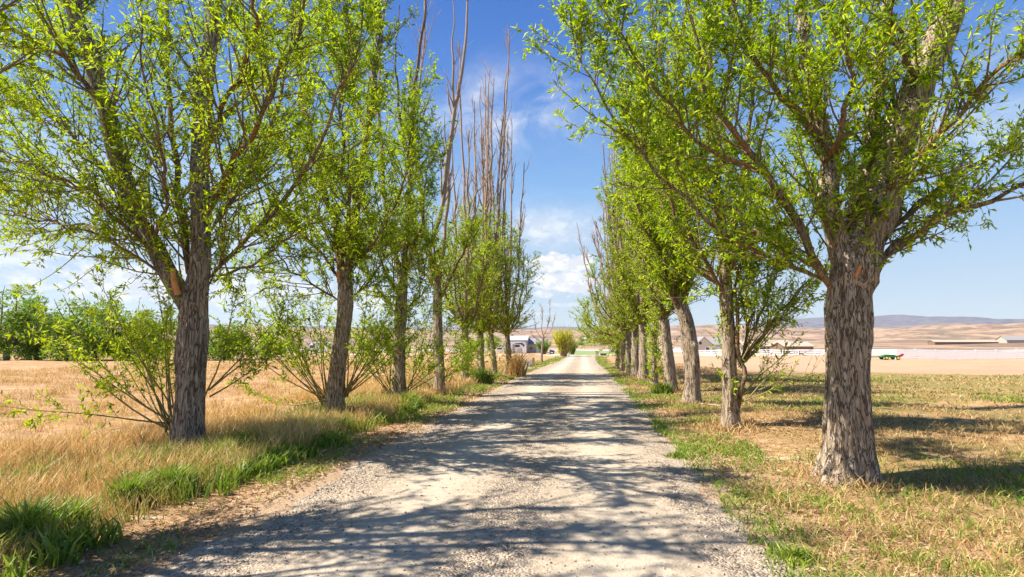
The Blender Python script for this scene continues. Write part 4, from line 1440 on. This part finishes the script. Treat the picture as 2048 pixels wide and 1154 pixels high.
M['dead_wood'] = simple_mat('dead_wood', (0.50, 0.42, 0.31), .85, .3, 8)
for lab, pp, r_, sd_ in (('long pale fallen branch lying in the straw left of the knotted willow', [(172, 876), (240, 862), (330, 858)], .022, 1),
                         ('pale fallen branch in the grass right of the knotted willow', [(405, 862), (450, 855), (530, 848)], .016, 2),
                         ('whitish fallen branch on the ground right of the third right-hand willow', [(1395, 812), (1440, 815), (1500, 822)], .03, 3),
                         ('thin twig lying on the gravel in the foreground', [(1008, 1104), (1035, 1112), (1062, 1124)], .008, 4)):
    o = stick(lab, [gbase(*q) for q in pp], r_, sd_, 2 if sd_ != 4 else 0)
    o.data.materials[0] = M['dead_wood']

# ================================================================== BACKGROUND THINGS
M['wall_tan'] = simple_mat('tan_siding', (0.50, 0.41, 0.31), .8, .08, 1)
M['wall_cream'] = simple_mat('cream_siding', (0.68, 0.62, 0.50), .8, .06, 1)
M['wall_grey'] = simple_mat('grey_metal_siding', (0.45, 0.42, 0.38), .6, .06, 1)
M['wall_brown'] = simple_mat('brown_siding', (0.22, 0.14, 0.10), .8, .12, 1)
M['roof_grey'] = simple_mat('grey_shingle', (0.27, 0.25, 0.24), .9, .15, 2)
M['roof_tan'] = simple_mat('tan_shingle', (0.44, 0.34, 0.25), .9, .15, 2)
M['roof_metal'] = simple_mat('pale_metal_roof', (0.62, 0.62, 0.63), .45, .05, 1, .3)
M['white'] = simple_mat('white_paint', (0.88, 0.88, 0.87), .45, .04, 2)
M['glass'] = simple_mat('dark_glass', (0.035, 0.045, 0.055), .12, .1, 1, 0, .6)
M['black'] = simple_mat('black_rubber', (0.03, 0.03, 0.03), .8, .2, 4)
M['swoosh'] = simple_mat('charcoal_decal', (0.07, 0.07, 0.08), .5, .1, 3)
M['grey'] = simple_mat('grey_paint', (0.35, 0.36, 0.38), .5, .08, 3)
M['blue'] = simple_mat('blue_paint', (0.025, 0.07, 0.30), .5, .1, 3)
M['green'] = simple_mat('green_paint', (0.025, 0.18, 0.05), .45, .12, 3)
M['yellow'] = simple_mat('yellow_paint', (0.75, 0.58, 0.03), .5, .1, 3)
M['red'] = simple_mat('red_paint', (0.30, 0.035, 0.04), .5, .1, 3)
M['wood'] = simple_mat('weathered_post', (0.33, 0.26, 0.20), .9, .25, 6)
M['concrete'] = simple_mat('tan_concrete', (0.52, 0.45, 0.37), .9, .1, 3)
M['rock'] = simple_mat('brown_rock', (0.35, 0.27, 0.20), .9, .3, 3)


def house(name, label, loc, w, d, eave, ridge, wall, roof, wins=(), door=None, rz=0.0, along_x=True, garage=None, cat='house', ov=.35):
    root = empty(name, loc, label, cat, None, rz)
    m1 = MB()
    hw, hd = w / 2, d / 2
    if along_x:      # ridge runs along x, gables at the sides
        m1.prismx([(-hd, -.5), (hd, -.5), (hd, eave), (0, ridge - .06), (-hd, eave)], -hw, hw)
    else:
        m1.prism([(-hw, -.5), (hw, -.5), (hw, eave), (0, ridge - .06), (-hw, eave)], -hd, hd)
    m1.build('wall', M[wall], root)
    m2 = MB()
    if along_x:
        k = (ridge - eave) / hd
        e = eave - ov * k
        m2.prismx([(-hd - ov, e), (0, ridge), (hd + ov, e), (hd + ov, e + .16), (0, ridge + .16), (-hd - ov, e + .16)], -hw - ov, hw + ov)
    else:
        k = (ridge - eave) / hw
        e = eave - ov * k
        m2.prism([(-hw - ov, e), (0, ridge), (hw + ov, e), (hw + ov, e + .16), (0, ridge + .16), (-hw - ov, e + .16)], -hd - ov, hd + ov)
    m2.build('roof', M[roof], root)
    for (x, z, ww, hh) in wins:
        f = MB().box(x - ww / 2 - .08, x + ww / 2 + .08, -hd - .05, -hd - .003, z - hh / 2 - .08, z + hh / 2 + .08).build('window', M['white'], root)
        MB().box(x - ww / 2, x + ww / 2, -hd - .07, -hd - .053, z - hh / 2, z + hh / 2).build('pane', M['glass'], f)
    if door:
        x, ww, hh = door
        dd = MB().box(x - ww / 2, x + ww / 2, -hd - .06, -hd - .003, 0, hh).build('door', M['white'], root)
        MB().box(x + ww * .32, x + ww * .38, -hd - .12, -hd - .063, hh * .45, hh * .5).build('handle', M['black'], dd)
    if garage:
        x, ww, hh = garage
        g_ = MB()
        for q in range(4):
            g_.box(x - ww / 2, x + ww / 2, -hd - .06, -hd - .003, q * hh / 4 + .01, (q + 1) * hh / 4 - .01)
        g_.build('garage_door', M['white'], root)
    return root


def at(px, D, dz=0.0):
    d = ray(px, 685)
    q = CAM + d * (D / d[1])
    return (q[0], q[1], float(terrain(q[0], q[1])) + dz)


def wheel(parent, x, y, r, wd_=.25, both=True):
    w_ = MB().cyl((x, y, r), 'y', r, wd_, 20).build('wheel', M['black'], parent)
    MB().cyl((x, y - wd_ * .5 - .02, r), 'y', r * .55, .03, 14).build('rim', M['grey'], w_)


# left: storage shed, house, fifth-wheel trailer, pickup, waste container
house('storage_shed', 'tall grey storage shed with pale metal roof beside the trailer', at(1040, 178), 5.4, 9, 4.0, 5.3, 'wall_grey', 'roof_metal', door=None, rz=0.0, along_x=True, cat='shed', garage=(1.9, 1.2, 3.6), ov=.25)
house('tan_house', 'low tan house with grey roof between the shed and the leafless tree', at(1071, 182), 4.8, 9, 2.9, 4.6, 'wall_tan', 'roof_grey', wins=((-1.0, 1.5, 1.0, 1.0),), garage=(1.2, 1.2, 2.2))


def fifth_wheel(label, loc, rz, L=9.5):
    root = empty('travel_trailer', loc, label, 'trailer', None, rz)
    h = L / 2
    MB().prism([(-h, .7), (h - 2.6, .7), (h - 2.4, 1.5), (h - .4, 1.6), (h, 2.3), (h - .3, 3.2), (h - 1.2, 3.55), (-h, 3.5)], -1.2, 1.2).build('body', M['white'], root, .06)
    MB().prism([(h - 3.4, 3.0), (h - 1.0, 3.25), (h - .25, 2.5), (h - .6, 1.9), (h - .9, 2.4), (h - 1.5, 2.8), (h - 3.2, 2.8)], -1.225, -1.205).build('decal', M['swoosh'], root)
    MB().box(-h + .5, h - 3, -1.22, -1.204, .95, 1.25).build('stripe', M['grey'], root)
    d_ = MB().box(h - 4.0, h - 3.3, -1.24, -1.204, .8, 2.75).build('door', M['grey'], root)
    MB().box(h - 3.45, h - 3.38, -1.3, -1.243, 1.6, 1.75).build('handle', M['black'], d_)
    for x, w_ in ((-h + 1.6, 1.5), (-h + 4.2, .9), (h - 2.2, .9)):
        MB().box(x - w_ / 2, x + w_ / 2, -1.24, -1.204, 1.9, 2.6).build('window', M['glass'], root)
    for x in (-.9, .0):
        wheel(root, x, -1.05, .38)
        wheel(root, x, 1.05, .38)
    MB().box(h - 1.2, h - 1.0, -.8, -.6, 0, 1.6).box(h - 1.2, h - 1.0, .6, .8, 0, 1.6).build('landing_gear', M['grey'], root)
    return root


fifth_wheel('white travel trailer with dark swoosh parked in front of the tall grey shed', at(1028, 168), 0.12, 7.0)
fifth_wheel('white travel trailer seen through the shoots of the second left tree', at(640, 150), 0.0, 6.6)


def pickup(label, loc, rz, col='white'):
    root = empty('pickup_truck', loc, label, 'pickup', None, rz)
    MB().prism([(-2.7, .55), (2.6, .55), (2.7, .9), (2.55, 1.15), (1.2, 1.25), (.6, 1.85), (-.9, 1.85), (-1.05, 1.2), (-2.7, 1.15)], -.95, .95).build('body', M[col], root, .05)
    MB().prism([(1.05, 1.25), (.52, 1.76), (-.8, 1.76), (-.88, 1.25)], -.972, -.953).build('side_window', M['glass'], root)
    for x in (-1.75, 1.75):
        wheel(root, x, -.85, .4)
        wheel(root, x, .85, .4)
    MB().box(2.6, 2.72, -.85, -.5, .82, 1.0).build('headlight', M['grey'], root)
    MB().box(2.6, 2.72, .5, .85, .82, 1.0).build('headlight', M['grey'], root)
    return root


pickup('white pickup truck parked left of the trailer by the tall shed', at(1000, 172), .1)
pickup('white pickup truck beside the cream house beyond the right row', at(1354, 165), 3.0)
pickup('pale pickup truck at the right end of the brown barn', at(1617, 150), .1, 'wall_cream')

c = at(1104, 152)
root = empty('waste_container', c, 'small blue waste container near the yellow-green bush', 'dumpster')
MB().prism([(-.55, .1), (.55, .1), (.68, 1.15), (-.68, 1.15)], -.5, .5).build('body', M['blue'], root, .03)
MB().prism([(-.72, 1.17), (.72, 1.17), (.72, 1.24), (-.72, 1.42)], -.55, .55).build('lid', M['swoosh'], root)
MB().box(-.28, .28, -.535, -.512, .52, .76).build('emblem', M['white'], root)

# right: cream house, long low house, brown barn
house('cream_house', 'cream house with grey gabled roof seen between the right-hand trunks', at(1402, 178), 4.6, 9, 2.9, 5.0, 'wall_cream', 'roof_grey', wins=((-1.1, 3.2, .8, .9), (.9, 1.4, .9, 1.1)), along_x=False)
house('house_wing', 'cream low house with white doors and grey roof beside the gabled cream house', at(1428, 180), 6.5, 8, 2.8, 4.8, 'wall_cream', 'roof_grey', wins=((2.6, 1.5, .8, .9),), garage=(-.6, 2.4, 2.2))
house('brown_barn', 'long low brown barn with a tan roof beyond the right field', at(1584, 145), 6.4, 9, 2.2, 3.2, 'wall_brown', 'roof_tan', cat='barn')
house('long_house', 'long low house with dark porch left of the brown barn', at(1522, 158), 13, 8, 2.4, 3.9, 'wall_tan', 'roof_tan', wins=((-4, 1.4, 1.4, 1.1), (-1, 1.4, 1.2, 1.1), (4.2, 1.4, 1.2, 1.1)), door=(1.5, 1.0, 2.1))


def rail_fence(label, A, B, h, post_gap, nr, rw, name='rail_fence', mat='white', pw=.13):
    A, B = np.array(A[:2]), np.array(B[:2])
    L = np.linalg.norm(B - A)
    u_ = (B - A) / L
    nrm = np.array([-u_[1], u_[0]])
    root = empty(name, (A[0], A[1], float(terrain(*A))), label, 'fence')
    n = max(2, int(L / post_gap) + 1)
    z0 = float(terrain(*A))
    P_ = [A + u_ * L * i / (n - 1) for i in range(n)]
    Z_ = [float(terrain(*q)) - z0 for q in P_]
    for q, z in zip(P_, Z_):
        m1 = MB()
        x, y = q - A
        m1.box(x - pw / 2, x + pw / 2, y - pw / 2, y + pw / 2, z - .2, z + h)
        m1.box(x - pw * .65, x + pw * .65, y - pw * .65, y + pw * .65, z + h + .002, z + h + .04)
        m1.build('post', M[mat], root)
    for k in range(nr):
        zz = h * (.16 + .76 * k / max(1, nr - 1))
        m1 = MB()
        for i in range(n - 1):
            a, b_ = P_[i] - A - nrm * (pw / 2 + .022), P_[i + 1] - A - nrm * (pw / 2 + .022)
            o_ = nrm * .02
            vs = []
            for (q, z) in ((a, Z_[i]), (b_, Z_[i + 1])):
                for s1 in (-1, 1):
                    for s2 in (-1, 1):
                        vs.append((q[0] + o_[0] * s1, q[1] + o_[1] * s1, z + zz + s2 * rw / 2))
            m1.add(vs, [(0, 1, 3, 2), (4, 6, 7, 5), (0, 4, 5, 1), (2, 3, 7, 6), (0, 2, 6, 4), (1, 5, 7, 3)])
        m1.build('rail', M[mat], root)
    return root


rail_fence('long white rail fence crossing the right field behind the nearest willow', at(1790, 86), at(2330, 86), 1.35, 2.6, 5, .225)
rail_fence('lower far stretch of white fence left of the long white rail fence', at(1395, 135), at(1805, 116), 1.1, 3.0, 3, .2)

# green farm implement
c = at(1776, 80)
root = empty('farm_implement', c, 'low green farm implement with yellow wheels in front of the white fence', 'farm machine', None, -.1)
MB().box(-1.1, 1.0, -.7, .7, .30, .46).prism([(-.9, .462), (.8, .462), (.5, .66), (-.4, .70)], -.5, .5).build('deck', M['green'], root, .02)
MB().box(-2.6, -1.102, -.08, .08, .30, .40).box(-2.62, -2.42, -.14, .14, .08, .298).build('drawbar', M['green'], root)
for x, y in ((.75, -.82), (.75, .82), (-.6, -.82), (-.6, .82)):
    w_ = MB().cyl((x, y, .24), 'y', .24, .16, 18).build('wheel', M['black'], root)
    MB().cyl((x, y + (-.1 if y < 0 else .1), .24), 'y', .15, .05, 14).build('rim', M['yellow'], w_)
MB().prism([(1.002, .3), (1.5, .45), (1.75, .75), (1.6, .8), (1.3, .6), (1.002, .5)], -.25, .25).build('hitch_guard', M['red'], root, .01)

# roadside odds and ends
c = gbase(1067, 731)
root = empty('fence_post', c, 'short weathered wooden fence post left of the leafless tree', 'fence post')
MB().prism([(-.11, -.3), (.11, -.3), (.09, .60), (.02, .68), (-.08, .63)], -.1, .1).build('post', M['wood'], root, .01)
c = gbase(1045, 743)
root = empty('leaning_board', c, 'white board leaning over in the dry grass by the road', 'board')
o = MB().box(-.16, .16, -.03, .03, -.1, .85).build('board', M['white'], root, .01)
o.rotation_euler = (.15, .62, 0)
for k, (px, py, r_, lab) in enumerate(((1060, 739, .26, 'larger brown rock beside the leaning white board'), (1053, 738, .17, 'smaller brown rock between the white board and the larger rock'))):
    rq = random.Random(k)
    import bmesh
    bm = bmesh.new()
    bmesh.ops.create_icosphere(bm, subdivisions=3, radius=r_)
    for v__ in bm.verts:
        v__.co *= 1 + .35 * mnoise.noise(v__.co * 3.5 + Vector((k * 5, 0, 0)))
        v__.co.z *= .75
    me = bpy.data.meshes.new('rock')
    bm.to_mesh(me)
    bm.free()
    me.materials.append(M['rock'])
    o = link('rock', me)
    o.location = tuple(gbase(px, py))
    tag(o, lab, 'rock', 'rocks by the leaning board')
c = gbase(1194, 712)
root = empty('concrete_post', c, 'squat tan concrete post at the right of the road end', 'post')
MB().box(-.3, .3, -.3, .3, -.2, .82).box(-.36, .36, -.36, .36, .822, .92).build('post', M['concrete'], root, .02)
c = gbase(1207, 711)
root = empty('feed_trough', c, 'low dark trough lying right of the squat concrete post', 'trough')
MB().prism([(-.5, 0), (.5, 0), (.62, .38), (-.62, .38)], -.25, .25).build('trough', M['swoosh'], root, .02)


# things on the far slope --------------------------------------------------
def hill_z(x, y):
    r_ = math.hypot(x, y)
    i = int(np.argmin(np.abs(rr_ - r_)))
    j = int(np.argmin(np.abs(ang - math.atan2(x, y))))
    return float(hz[i, j])


def hill_at(px, D):
    d = ray(px, 685)
    q = CAM + d * (D / d[1])
    return (q[0], q[1], hill_z(q[0], q[1]) - .1)


house('white_farmhouse', 'tiny white farmhouse on the slope beyond the end of the road', hill_at(1179, 620), 11, 8, 3.2, 5.4, 'white', 'roof_metal', wins=((-3, 1.6, 1.2, 1.2), (3, 1.6, 1.2, 1.2)), door=(0, 1.1, 2.2))
house('grey_outbuilding', 'distant grey-roofed outbuilding at the right edge above the white fence', hill_at(2035, 420), 20, 10, 2.0, 4.6, 'wall_tan', 'roof_grey', cat='building')
house('long_barn', 'very long low brown roofed barn far behind the white fence', hill_at(1925, 420), 40, 8, 1.6, 2.8, 'wall_brown', 'roof_tan', cat='barn')
for k, (px, D, h, w, lab) in enumerate(((1165, 600, 5, 9, 'dark round tree left of the tiny white farmhouse'), (1202, 560, 4.5, 11, 'dark spreading tree right of the tiny white farmhouse'),
                                         (1160, 430, 3.5, 6, 'small dark shrub tree on the flat below the farmhouse'))):
    q = hill_at(px, D)
    o = blob_tree(lab, q[0], q[1], h, w, 700 + k, 'leaf_deep', 'trees on the far slope', 900, 'distant_tree', lsize=.8)
    o.location.z = q[2]
for k, (x, y, h, w, lm, lab) in enumerate((
    (-52, 150, 5, 8, 'leaf_hedge', 'green yard tree left of the trailer seen past the second left tree'),
    (-30, 185, 6, 8, 'leaf_hedge', 'yard tree behind the fourth left tree'),
    (-39, 190, 5, 9, 'leaf_deep', 'dark yard tree behind the third left tree'),
    (52, 185, 5, 8, 'leaf_hedge', 'yard tree behind the cream house on the right'))):
    blob_tree(lab, x, y, h, w, 720 + k, lm, 'yard trees around the houses', 2600, 'yard_tree', lsize=.5)
print('LEAVES', NLEAF)

# ------------------------------------------------------------------ air
m_, t, out = mat_new('haze')
pv = t.nodes.new('ShaderNodeVolumePrincipled')
pv.inputs['Color'].default_value = (0.80, 0.88, 1.0, 1)
pv.inputs['Density'].default_value = 0.00005
pv.inputs['Anisotropy'].default_value = 0.2
t.links.new(pv.outputs[0], out.inputs['Volume'])
o = MB().box(-6500, 6500, -60, 6500, -5, 420).build('haze', m_)
tag(o, 'faint blue haze over the far hills', 'haze', None, 'stuff')
